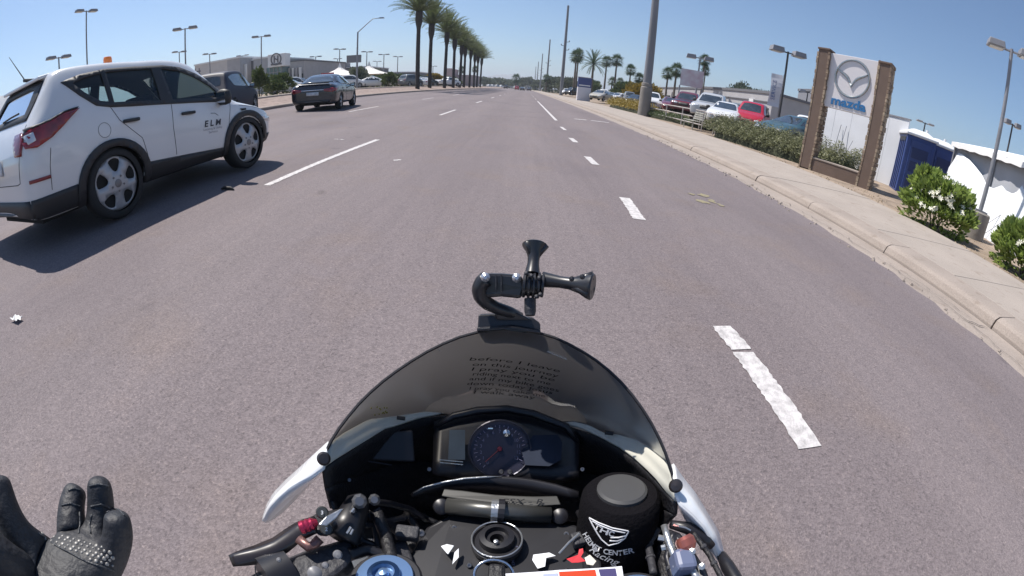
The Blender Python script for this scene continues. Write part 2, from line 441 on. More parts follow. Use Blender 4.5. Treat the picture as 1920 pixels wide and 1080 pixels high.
pxstroke((1052, 238), (1060, 244), .10); pxstroke((1008, 190), (1043, 226), .11)
pxstroke((500, 348), (708, 262), .10); pxstroke((825, 216), (854, 206), .10)
for yy in (26.1, 38, 50, 62, 74, 86): stroke((-2.8, yy), (-2.8, yy + 3.4), .11, rag=.005, step=.5)
for yy in (15.0, 27, 39, 51): stroke((-6.3, yy + .2), (-6.3, yy + 3.6), .09, rag=.012, step=.2)
for yy in (46, 58, 70, 82): stroke((1.2, yy), (1.2, yy + 3), .11, rag=.005, step=.5)
pxstroke((1077, 223), (1100, 225), .22, rag=.05); pxstroke((1108, 226), (1142, 230), .22, rag=.05)
pxstroke((738, 301), (752, 300), .06, rag=.02)
pxstroke((627, 261), (646, 262), .03, rag=.02)
# sealed cracks wandering across the lanes
SEAL = M('crack_sealer', (0.045, 0.042, 0.045), .6)
for a_ in ((-2.0, 12, 1.2, 13.5, 30, .05, 25),):
    o = crack(wander(*a_), .006, .0025); o.data.materials.clear(); o.data.materials.append(SEAL)
# yellow survey paint
YEL = M('yellow_spray', (0.29, 0.25, 0.12), .85, vary=.5, vscale=30, col2=(0.19, 0.165, 0.145))
c = on_road(1322, 373); b = MB()
for k in range(9):
    q = c + Vector((random.uniform(-.14, .14), random.uniform(-.25, .25), .004)); r_ = random.uniform(.04, .10); pts = [(q.x + cos(a * pi / 5) * r_ * random.uniform(.5, 1.2), q.y + sin(a * pi / 5) * r_ * random.uniform(.6, 1.5), q.z + k * .0004) for a in range(10)]
    b.add(pts, [tuple(range(10))])
b.build('spray_mark', YEL, road)

# litter on the road
c = on_road(33, 602); b = MB()
rows = [[Vector((c.x + u * .05 + random.uniform(-.012, .012), c.y + v * .026, c.z + .012 + .018 * abs(sin(u * 3 + v * 2)))) for u in [i / 4 - 1 for i in range(9)]] for v in [j / 2 - 1 for j in range(5)]]
b.grid(rows); o = b.build('crumpled_paper', M('paper_white', (.8, .79, .76), .7), solid=.002); tag(o, 'crumpled white paper scrap lying on the road at the left', 'litter')
c = on_road(428, 356); b = MB(); b.tube([c + Vector((-.11, .02, .012)), c + Vector((-.04, -.01, .03)), c + Vector((.04, .0, .02)), c + Vector((.11, -.03, .008))], [.012, .022, .02, .006], 8)
o = b.build('rubber_scrap', M('black_rubber', (.025, .024, .025), .7, bump=.3), smooth=True); tag(o, 'black curl of tyre rubber on the road beside the white car', 'litter')

# far hills
def hill(pxs, d, z0=0):
    b = MB(); top = []; bot = []; back = []
    for px, py in pxs:
        g, z = far(px, py, d); top.append(Vector((g.x, g.y, z))); bot.append(Vector((g.x * .93, g.y * .93, -.9))); back.append(Vector((g.x * 1.1, g.y * 1.1, -.9)))
    n = 60; T = resample(top, n); B_ = resample(bot, n); K = resample(back, n)
    rr = random.Random(5); J = [rr.uniform(-1, 1) for _ in range(n)]
    for i in range(n): T[i].z += J[i] * d * .0009
    mid = [B_[i].lerp(T[i], .55) + Vector((0, 0, rr.uniform(-1, 1) * d * .001)) for i in range(n)]
    b.grid([B_, mid, T, K]); o = b.build('hills', HILL, smooth=True); o['kind'] = 'structure'; return o
hill([(560, 152), (620, 150), (690, 143), (740, 136), (765, 140), (800, 147), (860, 150), (880, 149)], 3000)
hill([(870, 152), (900, 146), (930, 140), (960, 139), (985, 145), (1010, 152), (1060, 158)], 3400)
hill([(-100, 200), (300, 150), (400, 143), (560, 147), (640, 148)], 4200)
hill([(1040, 160), (1150, 172), (1300, 196), (1500, 245), (1700, 312)], 4600)
# ------------------------------------------------------------------ vehicles
def paint(name, col, rough=.28, coat=.8): return M(name, col, rough, coat=coat, vary=.05, vscale=1.5)
RUB = M('tyre_rubber', (.022, .022, .023), .8, bump=.2, bscale=60)
TRIM = M('black_trim', (.028, .028, .03), .55, bump=.15, bscale=120)
LINING = M('cabin_lining', (.16, .16, .16), .9)
SEAT = M('seat_cloth', (.05, .05, .055), .9)
HUB = M('silver_hub', (.42, .42, .43), .42, metal=.35)
CHR = M('chrome', (.75, .76, .78), .12, metal=1)
REDL = M('red_lens', (.26, .008, .012), .12, coat=1, vary=.5, vscale=9)
CLEARL = M('clear_lens', (.62, .63, .65), .08, coat=1, metal=.3)
WGLASS = tint_glass('car_window_glass', (.62, .74, .74))
DGLASS = M('dark_window', (.035, .045, .055), .05, coat=1, vary=.5, vscale=3)
PLATE = M('number_plate', (.55, .56, .58), .4, vary=.3, vscale=9)
SEAM = M('panel_gap', (.03, .03, .033), .9)
UNDER = M('underbody', (.015, .015, .015), .95)
AMBER = M('amber_lens', (.8, .22, .04), .15, coat=.6)

def wheel(root, x, y, r, w, side, style='cover', rim=HUB):
    """side: -1 right, +1 left; wheel part with tyre and rim sub-parts"""
    k = r * .78
    t = MB(); t.lathe([(k, -w / 2), (r * .90, -w / 2 - .006), (r * .965, -w * .44), (r, -w * .34), (r, w * .34), (r * .965, w * .44), (r * .90, w / 2 + .006), (k, w / 2), (k * .97, w / 2 - .02), (k * .97, -w / 2 + .02)], (0, 0, 0), (0, 1, 0), 40, cap=False)
    o = t.build('wheel', RUB, root, smooth=True, autos=50); o.location = (x, y, r)
    d = MB(); s = side
    d.lathe([(k * .96, .0), (k * .9, -.05 * 1), (k * .2, -.05)], (0, s * (w / 2 - .03), 0), (0, s, 0), 28, cap=True); d.build('brake_drum', UNDER, o, smooth=False)
    holes = []
    n = 5
    for i in range(n):
        a = 2 * pi * i / n + .3
        if style == 'cover': holes.append([(cos(a + q) * k * m, sin(a + q) * k * m) for q, m in ((-.33, .80), (-.28, .86), (-.14, .89), (0, .90), (.14, .89), (.28, .86), (.33, .80), (.31, .64), (.24, .50), (.10, .43), (-.10, .43), (-.24, .50), (-.31, .64))])
        else: holes.append([(cos(a + q) * k * m, sin(a + q) * k * m) for q, m in ((-.40, .86), (-.2, .90), (0, .91), (.2, .90), (.40, .86), (.30, .5), (.12, .28), (-.12, .28), (-.30, .5))])
    V, F = fill2d(circle(0, 0, k * .97, 36), holes, cell=k * .22)
    m = MB(); m.add([(u, s * (w / 2 - .004 - .03 * (hypot(u, v) / k) ** 6 + .012 * cos(hypot(u, v) / k * 4)), v) for u, v in V], F)
    rm = m.build('rim', rim, o, smooth=True, solid=.014)
    c = MB(); c.lathe([(k * .16, 0), (k * .15, .012), (k * .05, .018)], (0, s * (w / 2 + .004), 0), (0, s, 0), 14)
    for i in range(5):
        a = 2 * pi * i / 5 + .3 + pi / 5; c.lathe([(k * .045, 0), (k * .035, .012)], (cos(a) * k * .28, s * (w / 2 + .004), sin(a) * k * .28), (0, s, 0), 8)
    c.build('hub_cap', M('dark_silver', (.2, .2, .21), .4, metal=.6), o, smooth=True, autos=30)
    return o

class Car:
    def __init__(s, name, spec, loc, ang, body_mat, label, cat, group=None, lod=0):
        s.sp = spec; s.lod = lod; s.mat = body_mat
        s.root = empty(name, loc, ang, label, cat, group); kz = spec.get('kz', 1.0)
        s.zm = lambda z: z if z < .5 else .5 + (z - .5) * kz
        s.zi = lambda z: z if z < .5 else .5 + (z - .5) / kz
        L = spec['L']; s.xo = (spec['xr'] + spec['xf']) / 2
        rows = []
        for (xl, wd, zb, zbelt, xt, yr, zr, zc) in spec['st']:
            xl -= s.xo; xt -= s.xo
            half = [(xl, wd * .45, zb + .02), (xl, wd * .88, zb), (xl, wd * .975, zb + .09), (xl, wd, zb + .33), (xl, wd * .992, (zb + .33) * .35 + (zbelt - .03) * .65), (xl, wd * .955, zbelt)]
            m = ((xl + xt) / 2, (wd * .955 + yr) / 2 + .025, (zbelt + zr) / 2)
            half += [m, (xt, yr, zr), (xt, yr * .84, zr + (zc - zr) * .65), (xt, yr * .4, zc - .003)]
            half = [Vector((p[0], p[1], s.zm(p[2]))) for p in half]
            rows.append([Vector((p.x, -p.y, p.z)) for p in half] + [Vector(p) for p in reversed(half)])
        n = len(rows[0]); vv = [p for r in rows for p in r]; ff = []
        for i in range(len(rows) - 1):
            for j in range(n): ff.append((i * n + j, i * n + (j + 1) % n, (i + 1) * n + (j + 1) % n, (i + 1) * n + j))
        h = n // 2
        def cap(o): return [(o + j, o + j + 1, o + n - 2 - j, o + n - 1 - j) for j in range(h - 1)]
        ff += cap(0) + [f[::-1] for f in cap((len(rows) - 1) * n)]
        me = bpy.data.meshes.new('body'); me.from_pydata(vv, [], ff)
        bm = bmesh.new(); bm.from_mesh(me); bmesh.ops.recalc_face_normals(bm, faces=bm.faces[:])
        cl = bm.edges.layers.float.get('crease_edge') or bm.edges.layers.float.new('crease_edge')
        bm.verts.ensure_lookup_table()
        for e in bm.edges:
            a, b_ = e.verts[0].index, e.verts[1].index
            ja, jb = a % n, b_ % n; ja = min(ja, n - 1 - ja); jb = min(jb, n - 1 - jb)
            if a // n != b_ // n and ja == jb and ja in (1, 5, 7): e[cl] = {1: .7, 5: spec.get('bc', .45), 7: .35}[ja]
            if a // n == b_ // n and a // n in (0, len(rows) - 1): e[cl] = .25
            if a // n == b_ // n and a // n in spec.get('cr', {}) and min(ja, jb) >= 6: e[cl] = spec['cr'][a // n]
        bm.to_mesh(me); bm.free()
        tmp = bpy.data.objects.new('body', me); COL.objects.link(tmp)
        md = tmp.modifiers.new('s', 'SUBSURF'); lv = 4 if lod == 0 else 2; md.levels = lv
        dg = bpy.context.evaluated_depsgraph_get(); dg.update()
        dense = bpy.data.meshes.new_from_object(tmp.evaluated_get(dg)); bpy.data.objects.remove(tmp)
        s.bvh = BVHTree.FromPolygons([v.co.copy() for v in dense.vertices], [tuple(p.vertices) for p in dense.polygons])
        bm = bmesh.new(); bm.from_mesh(dense); kill = []
        R = spec['R']; ar = R * spec.get('arch', 1.12)
        for f in bm.faces:
            c = f.calc_center_median(); x = c.x + s.xo
            if abs(c.y) > .42 and any(hypot(x - xa, c.z - R) < ar for xa in (spec['xr'], spec['xf'])): kill.append(f); continue
            if lod == 0:
                if abs(c.y) > .3 and c.z > .8 and inside((x, s.zi(c.z)), spec['dlo']) and abs(f.normal.y) > .3: kill.append(f); continue
                if f.normal.x < -.1 and 'rear' in spec and x < spec['rx'] and inside((abs(c.y), s.zi(c.z)), spec['rear']): kill.append(f); continue
                if f.normal.x > .1 and 'wind' in spec and inside((abs(c.y), s.zi(c.z)), spec['wind']) and x > spec['wx']: kill.append(f)
        bmesh.ops.delete(bm, geom=kill, context='FACES'); bm.to_mesh(dense); bm.free()
        dense.name = 'body'; s.body = link('body', dense, [body_mat, LINING], s.root, smooth=True)
        if lod == 0:
            md = s.body.modifiers.new('skin', 'SOLIDIFY'); md.thickness = .018; md.offset = -1; md.material_offset = 1; md.material_offset_rim = 0
        u = MB(); W = max(q[1] for q in spec['st'])
        u.box((L / 2 - s.xo, 0, .42), (L * .90, W * 1.30, .42)); u.build('underbody', UNDER, s.root)
        wx = W - .115
        for xa in (spec['xr'], spec['xf']):
            for sd in (-1, 1): wheel(s.root, xa - s.xo, sd * wx, R, .215, sd, spec.get('rim', 'alloy'), spec.get('rimmat', HUB))
        # wheel arch linings
        for xa in (spec['xr'], spec['xf']):
            a = MB(); rows = []
            for yy in (-W * .97, -W * .62): rows.append([Vector((xa - s.xo + cos(t) * ar * .99, yy, R + sin(t) * ar * .99)) for t in [pi * i / 14 for i in range(15)]])
            a.grid(rows); a.build('arch_lining', UNDER, s.root)
            a = MB(); a.grid([[Vector((p.x, -p.y, p.z)) for p in r] for r in rows]); a.build('arch_lining', UNDER, s.root)
    def hit(s, ax, u, v, off):
        if ax != 'z': v = s.zm(v)
        if ax == 'r': o, d = Vector((u - s.xo, -3, v)), Vector((0, 1, 0))
        elif ax == 'l': o, d = Vector((u - s.xo, 3, v)), Vector((0, -1, 0))
        elif ax == 'b': o, d = Vector((-6, u, v)), Vector((1, 0, 0))
        elif ax == 'f': o, d = Vector((6, u, v)), Vector((-1, 0, 0))
        else: o, d = Vector((u - s.xo, v, 4)), Vector((0, 0, -1))
        p, n, i, t = s.bvh.ray_cast(o, d)
        if p is None or (ax in 'rl' and abs(p.y) < .2):
            q, n, i, t = s.bvh.find_nearest(o + d * (3 - .8 if ax in 'rl' else 4.2)); p = q
        if n.dot(d) > 0: n = -n
        return p + n * off
    def drape(s, ax, poly, name, mat, holes=(), off=.004, cell=.06, solid=.006, mirror=False, parent=None, smooth=True):
        poly = [tuple(p) for p in poly]
        for a in ([ax, {'r': 'l', 'l': 'r'}.get(ax, ax)] if mirror and ax in 'rl' else [ax]):
            V, F = fill2d(poly, holes, cell); m = MB(); m.add([s.hit(a, u, v, off) for u, v in V], F)
            # faces outward
            o = m.build(name, mat, parent or s.root, smooth=smooth, solid=solid)
            if mirror and ax in 'bfz' : pass
        return o
    def seam(s, ax, pts, name='door_gap', w=.007, mat=None, off=.003):
        pts = resample([(p[0], p[1], 0) for p in pts], max(3, int(len(pts) * 5)))
        m = MB(); m.tube([s.hit(ax, p.x, p.y, off - w * .3) for p in pts], w / 2, 5); return m.build(name, mat or SEAM, s.root)
    def seats(s, xs, z=.62, ztop=1.2):
        for x in xs:
            for y in ((-.38, .38) if x == xs[0] else (-.40, .0, .40)):
                z, ztop = .55, 1.09
                m = MB(); m.box((x - s.xo, y, z), (.48, .46, .16)); m.box((x - .25 - s.xo, y, z + .33), (.14, .44, .60), rot=Matrix.Rotation(-.2, 3, 'Y')); m.box((x - .33 - s.xo, y, ztop), (.09, .22, .17), rot=Matrix.Rotation(-.15, 3, 'Y'))
                m.build('seat', SEAT, s.root, bevel=.03)
        m = MB(); m.lathe([(.185, 0), (.19, .012), (.185, .024)], (s.sp['wheelx'] - s.xo, .38, .95), (-.9, 0, .35), 18, cap=False); m.build('steering_wheel', SEAT, s.root)
        m = MB(); m.box((s.sp['wheelx'] + .38 - s.xo, 0, .86), (.5, 1.35, .22)); m.build('dashboard', SEAT, s.root, bevel=.05)
    def mirrors(s, x, z, w):
        z = s.zm(z)
        for sd in (-1, 1):
            m = MB(); m.lathe([(.02, -.11), (.075, -.10), (.095, -.02), (.095, .05), (.07, .10), (.02, .11)], (x - s.xo, sd * (w + .11), z), (0, 1, 0), 12)
            o = m.build('wing_mirror', s.sp.get('mirmat', TRIM), s.root, smooth=True); 
            for v in o.data.vertices: v.co.x = (x - s.xo) + (v.co.x - (x - s.xo)) * .6
            g = MB(); g.poly_prism([(x - s.xo - .058, sd * (w + .03), z - .055), (x - s.xo - .058, sd * (w + .19), z - .06), (x - s.xo - .058, sd * (w + .19), z + .055), (x - s.xo - .058, sd * (w + .03), z + .06)], (-.004, 0, 0)); g.build('mirror_glass', CHR, o)
            g = MB(); g.tube([(x - s.xo + .02, sd * (w - .06), z - .05), (x - s.xo, sd * (w + .05), z - .03)], .025, 6); g.build('mirror_arm', TRIM, o)

# --- white crossover at the left -------------------------------------------------
LS = 3.84
suv_st = [  # xl, w, zb, belt, xt, yrail, zrail, zcentre
 (.00, .74, .34, .80, .01, .66, .86, .87), (.03, .84, .31, .86, .05, .72, .95, .96), (.10, .90, .28, 1.00, .12, .76, 1.07, 1.08), (.20, .915, .27, 1.08, .20, .75, 1.16, 1.17),
 (.38, .92, .26, 1.11, .50, .665, 1.56, 1.60), (.60, .92, .26, 1.11, .62, .665, 1.615, 1.655), (1.3, .92, .25, 1.09, 1.25, .66, 1.65, 1.70), (1.9, .92, .25, 1.07, 1.85, .655, 1.66, 1.71), (2.3, .92, .25, 1.05, 2.15, .645, 1.64, 1.69), (2.62, .92, .25, 1.035, 2.38, .63, 1.58, 1.64),
 (3.05, .915, .26, 1.01, 3.02, .72, 1.10, 1.13), (3.22, .91, .26, .99, 3.22, .70, 1.045, 1.08), (3.6, .90, .28, .90, 3.60, .66, .95, .985), (3.86, .84, .28, .78, 3.85, .58, .83, .86), (3.96, .74, .30, .68, 3.95, .50, .72, .75), (4.0, .62, .36, .60, 4.0, .42, .64, .66)]
dlo = [(.62, 1.445), (.80, 1.50), (1.10, 1.545), (1.5, 1.565), (1.9, 1.56), (2.15, 1.52), (2.4, 1.43), (2.65, 1.30), (2.88, 1.13), (2.6, 1.105), (2.0, 1.115), (1.3, 1.14), (1.05, 1.155), (.92, 1.18), (.75, 1.31)]
nose = lambda x: x if x < 3.15 else 3.15 + (x - 3.15) * .80
suv_st = [(nose(q[0]), q[1], q[2], q[3], nose(q[4]), *q[5:]) for q in suv_st]
suv_spec = dict(L=LS, xr=.98, xf=3.12, R=.355, kz=.90, st=suv_st, dlo=dlo, rear=[(-.1, 1.17), (.62, 1.19), (.60, 1.30), (.53, 1.50), (.3, 1.53), (-.1, 1.54)], rx=.52,
                wind=[(-.1, 1.17), (.62, 1.14), (.60, 1.3), (.52, 1.54), (-.1, 1.60)], wx=2.35, rim='cover', arch=1.13, wheelx=2.35, cr={4: .5, 9: .4, 10: .5}, bc=.35)
WHITE = paint('white_paint', (.70, .70, .70), .3)
c1 = Vector((-3.90, 2.97)); c2 = Vector((-3.67, 5.09)); d = (c2 - c1).normalized(); left = Vector((-d.y, d.x)); mid = (c1 + c2) / 2 + left * .88
A = Car('white_suv', suv_spec, (mid.x, mid.y, road_z(mid.x) + .0), atan2(d.y, d.x), WHITE, 'white crossover car with amber roof beacon in the lane at the left', 'car')
GL = {}
p1 = [(.68, 1.43), (.85, 1.485), (1.04, 1.52), (1.04, 1.19), (.94, 1.205), (.79, 1.31)]
p2 = [(1.10, 1.53), (1.5, 1.55), (1.72, 1.55), (1.72, 1.15), (1.10, 1.175)]
p3 = [(1.86, 1.545), (2.12, 1.50), (2.36, 1.41), (2.58, 1.29), (2.66, 1.235), (2.66, 1.135), (1.90, 1.145)]
for ax in 'rl':
    A.drape(ax, [(.56, 1.455), (.80, 1.525), (1.10, 1.570), (1.5, 1.590), (1.9, 1.585), (2.17, 1.545), (2.42, 1.455), (2.68, 1.32), (2.95, 1.11), (2.6, 1.08), (2.0, 1.09), (1.3, 1.11), (1.05, 1.125), (.88, 1.16), (.72, 1.29)], 'window_frame', TRIM, holes=(p1, p2, p3), off=.003, cell=.05, solid=.012)
    for q in (p1, p2, p3): A.drape(ax, [(lerp(sum(t[0] for t in q) / len(q), t[0], 1.03), lerp(sum(t[1] for t in q) / len(q), t[1], 1.04)) for t in q], 'side_window', WGLASS, off=-.006, cell=.08, solid=0)
rg = [(-.60, 1.20), (.60, 1.20), (.585, 1.32), (.515, 1.49), (.3, 1.515), (-.3, 1.515), (-.515, 1.49), (-.585, 1.32)]
A.drape('b', [(-.66, 1.16), (.66, 1.16), (.64, 1.33), (.565, 1.525), (.3, 1.555), (-.3, 1.555), (-.565, 1.525), (-.64, 1.33)], 'rear_window_frame', TRIM, holes=([(-.52, 1.225), (.52, 1.225), (.5, 1.32), (.44, 1.46), (.3, 1.48), (-.3, 1.48), (-.44, 1.46), (-.5, 1.32)],), off=.003, cell=.06, solid=.012)
A.drape('b', rg, 'rear_window', tint_glass('privacy_glass', (.055, .085, .08), ior=1.15), off=-.006, cell=.09, solid=0)
ws = [(-.60, 1.15), (.60, 1.15), (.58, 1.32), (.50, 1.54), (.2, 1.585), (-.2, 1.585), (-.50, 1.54), (-.58, 1.32)]
A.drape('f', ws, 'windscreen', WGLASS, off=-.004, cell=.1, solid=0)
A.drape('f', [(u * 1.08, 1.15 + (v - 1.15) * 1.05 - .02) for u, v in ws], 'windscreen_frame', TRIM, holes=([(u * .93, 1.36 + (v - 1.36) * .92) for u, v in ws],), off=.002, cell=.07, solid=.01)
A.seats([2.05, 1.15]); A.mirrors(2.66, 1.13, .84)
# black cladding: sills, arches, bumpers
def arch(xa, r0, r1, R, a0=0, a1=pi, n=22):
    o = [(xa + cos(lerp(a0, a1, i / n)) * r1, R + sin(lerp(a0, a1, i / n)) * r1) for i in range(n + 1)]
    return o + [(xa + cos(lerp(a1, a0, i / n)) * r0, R + sin(lerp(a1, a0, i / n)) * r0) for i in range(n + 1)]
for ax in 'rl':
    for xa in (.98, 3.12): A.drape(ax, arch(xa, .385, .468, .355, -.22, pi + .22), 'wheel_arch_trim', TRIM, off=.008, cell=.05, solid=.03)
    A.drape(ax, [(1.41, .24), (2.70, .24), (2.70, .36), (1.44, .45)], 'sill_trim', TRIM, off=.006, cell=.07, solid=.015)
    A.drape(ax, [(.03, .30), (.56, .28), (.54, .42), (.52, .47), (.04, .47)], 'bumper_side_trim', TRIM, off=.006, cell=.06, solid=.012)
    A.drape(ax, [(3.52, .28), (3.74, .31), (3.74, .42), (3.55, .42)], 'bumper_side_trim', TRIM, off=.006, cell=.06, solid=.012)
    # lamps
    A.drape(ax, [(.055, 1.05), (.16, 1.075), (.34, 1.10), (.50, 1.135), (.68, 1.155), (.60, 1.10), (.47, 1.02), (.33, .945), (.17, .895), (.075, .91)], 'tail_lamp', REDL, off=.010, cell=.04, solid=.02)
    A.drape(ax, [(.05, 1.055), (.16, 1.075), (.34, 1.105), (.50, 1.15), (.67, 1.17), (.66, 1.158), (.50, 1.138), (.34, 1.088), (.16, 1.058), (.05, 1.02)], 'tail_lamp_edge', TRIM, off=.012, cell=.03, solid=.02)
    A.drape(ax, [(3.36, .80), (3.72, .70), (3.71, .62), (3.56, .66)], 'headlamp', CLEARL, off=.008, cell=.05, solid=.015)
    A.drape(ax, [(.09, 1.01), (.16, 1.03), (.17, .955), (.10, .935)], 'reversing_lamp', CLEARL, off=.016, cell=.03, solid=.01)
    A.drape(ax, [(.05, .64), (.25, .635), (.25, .605), (.05, .61)], 'reflector', M('dull_red', (.25, .05, .05), .3), off=.008, cell=.05)
    A.drape(ax, [(3.02, .945), (3.14, .94), (3.14, .91), (3.05, .905)], 'wing_badge', TRIM, off=.008, cell=.05)
    for x in (1.26, 2.08):
        m = MB(); m.box((0, 0, 0), (.215, .03, .036)); o = m.build('door_handle', TRIM, A.root, bevel=.012); q = A.hit(ax, x, .955, .02); o.location = q; o.rotation_euler = (0, .03, 0)
        A.drape(ax, circle(x + .01, .955, .075, 16, .035), 'handle_cup', M('white_shade', (.55, .55, .56), .4), off=.002, cell=.05, solid=0)  # flat oval, shade of the handle recess put into its colour
    A.seam(ax, [(1.86, 1.10), (1.83, .8), (1.84, .45)]); A.seam(ax, [(1.04, 1.13), (1.12, .98), (1.38, .74), (1.44, .45)]); A.seam(ax, [(2.86, 1.06), (2.78, .8), (2.72, .45)]); A.seam(ax, [(1.44, .455), (2.72, .365)])
    A.seam(ax, [(.30, .86), (.26, .70), (.24, .50)], 'bumper_gap')
    A.seam(ax, circle(.92, .90, .075, 20) + [circle(.92, .90, .075, 20)[0]], 'fuel_flap', .004)
    A.seam(ax, [(3.02, 1.01), (3.3, .95), (3.58, .85)], 'bonnet_gap')
A.drape('b', [(-.80, .30), (.80, .30), (.80, .47), (-.80, .47)], 'rear_bumper_trim', TRIM, off=.006, cell=.08, solid=.012)
for sgn in (-1, 1): A.drape('b', [(sgn * .56, 1.04), (sgn * .74, 1.045), (sgn * .80, .98), (sgn * .80, .86), (sgn * .70, .86), (sgn * .58, .97)], 'tail_lamp', REDL, off=.010, cell=.04, solid=.02)
A.drape('b', [(-.27, .72), (.27, .72), (.27, .86), (-.27, .86)], 'number_plate', PLATE, off=.012, cell=.08)
A.seam('b', [(-.72, 1.12), (-.78, .9), (-.70, .62), (.70, .62), (.78, .9), (.72, 1.12)], 'tailgate_gap')
m = MB(); m.box((.50 - A.xo, 0, A.zm(1.575)), (.20, 1.10, .035), rot=Matrix.Rotation(-.12, 3, 'Y')); m.build('roof_spoiler', WHITE, A.root, bevel=.014)
m = MB(); m.tube([A.hit('b', .12, 1.22, .02), A.hit('b', -.10, 1.24, .02), A.hit('b', -.34, 1.25, .02)], .010, 5); m.build('rear_wiper', TRIM, A.root)
# roof aerial and beacon
zt = A.hit('z', .62, .0, 0).z
m = MB(); m.tube([(.74 - A.xo, .25, zt + .008), (.56 - A.xo, .25, zt + .03)], [.028, .018], 8); m.tube([(.58 - A.xo, .25, zt + .03), (.40 - A.xo, .25, zt + .30)], [.007, .003], 6); m.build('roof_aerial', TRIM, A.root)
bx, by = 1.52, -.10; zt = A.hit('z', bx, by, 0).z
m = MB(); m.lathe([(.062, 0), (.062, .03), (.055, .034)], (bx - A.xo, by, zt - .004), n=20); be = m.build('roof_beacon', TRIM, A.root, smooth=True, autos=30)
m = MB(); m.lathe([(.054, .03), (.055, .09), (.048, .118), (.0, .122)], (bx - A.xo, by, zt - .004), n=20, cap=False); m.build('amber_dome', AMBER, be, smooth=True)
# door sign
def side_text(car, txt, x, z, size, mat, shear=0.0, ax='r', bold=0.0, name='lettering'):
    m = text_mesh(txt, size, 0, shear, bold=bold); sg = 1 if ax == 'r' else -1
    place_mesh(m, lambda c: car.hit(ax, x + sg * c.x, z + c.y, .006)); return link(name, m, mat, car.root)
INK = M('black_print', (.03, .03, .04), .5)
GREYINK = M('grey_print', (.28, .28, .30), .5)
for ax in 'rl':
    side_text(A, 'E L M', 2.46, .73, .125, INK, .25, ax, .003); side_text(A, 'Locating & Utility', 2.46, .675, .048, GREYINK, 0, ax); side_text(A, 'Services', 2.46, .625, .048, GREYINK, 0, ax)
    A.seam(ax, [(2.46, .92), (2.53, .915), (2.585, .875)], 'swoosh', .007, INK, .004)

# raise the rump and drop the bonnet line a little (wedge stance)
def wedge(x, z):
    g_ = .065 if x < .6 else (lerp(.065, -.09, (x - .6) / 2.3) if x < 2.9 else -.09)
    f_ = min(1, max(0, (z - .35) / .65))
    if g_ < 0 and z > 1.0: f_ *= lerp(1, .25, min(1, (z - 1.0) / .45))
    return g_ * f_
done_ = set()
for c_ in children(A.root):
    if c_.name.startswith('wheel') and not c_.name.startswith('wheel_arch'): continue
    if c_.name.startswith('arch_lining') or c_.name.startswith('underbody') or c_.name.startswith('wheel_arch'): continue
    if c_.location.length > .01: c_.location.z += wedge(c_.location.x + A.xo, c_.location.z); continue
    for m_ in [c_] + children(c_):
        if m_.data in done_: continue
        done_.add(m_.data)
        for v in m_.data.vertices: v.co.z += wedge(v.co.x + A.xo, v.co.z)

# --- dark saloon ahead ------------------------------------------------------------
sed_st = [(.00, .70, .34, .74, .01, .62, .80, .82), (.04, .84, .30, .86, .05, .70, .95, .97), (.14, .90, .26, .93, .16, .72, 1.04, 1.06), (.45, .92, .24, .96, .50, .70, 1.06, 1.09), (.80, .925, .23, .97, .86, .66, 1.10, 1.13),
 (1.15, .925, .22, .98, 1.45, .56, 1.36, 1.40), (1.75, .925, .22, .975, 1.85, .55, 1.41, 1.46), (2.3, .925, .22, .965, 2.3, .55, 1.42, 1.47), (2.9, .925, .22, .95, 2.75, .54, 1.37, 1.43),
 (3.6, .92, .22, .92, 3.60, .68, .99, 1.02), (3.9, .91, .23, .87, 3.9, .66, .95, .98), (4.4, .87, .24, .77, 4.4, .58, .83, .86), (4.7, .76, .26, .62, 4.7, .5, .68, .70), (4.80, .6, .32, .52, 4.80, .4, .58, .6)]
sed_dlo = [(.95, 1.10), (1.25, 1.23), (1.6, 1.33), (2.1, 1.375), (2.55, 1.36), (2.95, 1.24), (3.35, 1.04), (3.0, .995), (2.0, 1.01), (1.2, 1.03)]
sed_spec = dict(L=4.8, xr=.98, xf=3.75, R=.335, st=sed_st, dlo=sed_dlo, rear=[], rx=0, wind=[], wx=9, arch=1.10, wheelx=3, cr={4: .4, 8: .4, 9: .4}, bc=.3)
def dress_sedan(S, dl, full=True, xs=1.0):
    f = lambda pts: [(x * xs, z) for x, z in pts]
    for ax in 'rl':
        S.drape(ax, dl, 'side_window', DGLASS, off=.004, cell=.12, solid=.004)
        a, b_ = (2.0, 1.0), (2.05, 1.39); S.seam(ax, f([(2.02, 1.0), (2.0, 1.37)]), 'door_pillar', .05, TRIM); S.seam(ax, f([(2.0, .98), (1.98, .7), (2.0, .36)])); S.seam(ax, f([(1.15, 1.0), (1.3, .75), (1.4, .40)])); S.seam(ax, f([(3.2, .96), (3.1, .7), (3.1, .36)]))
        for x in (1.35, 2.2):
            m = MB(); m.box((0, 0, 0), (.2, .03, .03)); o = m.build('door_handle', S.mat, S.root, bevel=.01); o.location = S.hit(ax, x * xs, .84, .018)
    S.mirrors(3.05 * xs, .99, .86)
B_ = Car('dark_saloon', sed_spec, (0, 0, 0), 0, paint('charcoal_paint', (.022, .022, .030), .25), 'dark charcoal saloon driving ahead in the next lane but one', 'car')
dress_sedan(B_, sed_dlo)
B_.drape('b', [(-.62, 1.10), (.62, 1.10), (.52, 1.30), (.40, 1.37), (-.40, 1.37), (-.52, 1.30)], 'rear_window', DGLASS, off=.004, cell=.1, solid=.004)
B_.drape('f', [(-.64, 1.03), (.64, 1.03), (.56, 1.25), (.45, 1.37), (-.45, 1.37), (-.56, 1.25)], 'windscreen', DGLASS, off=.004, cell=.1, solid=.004)
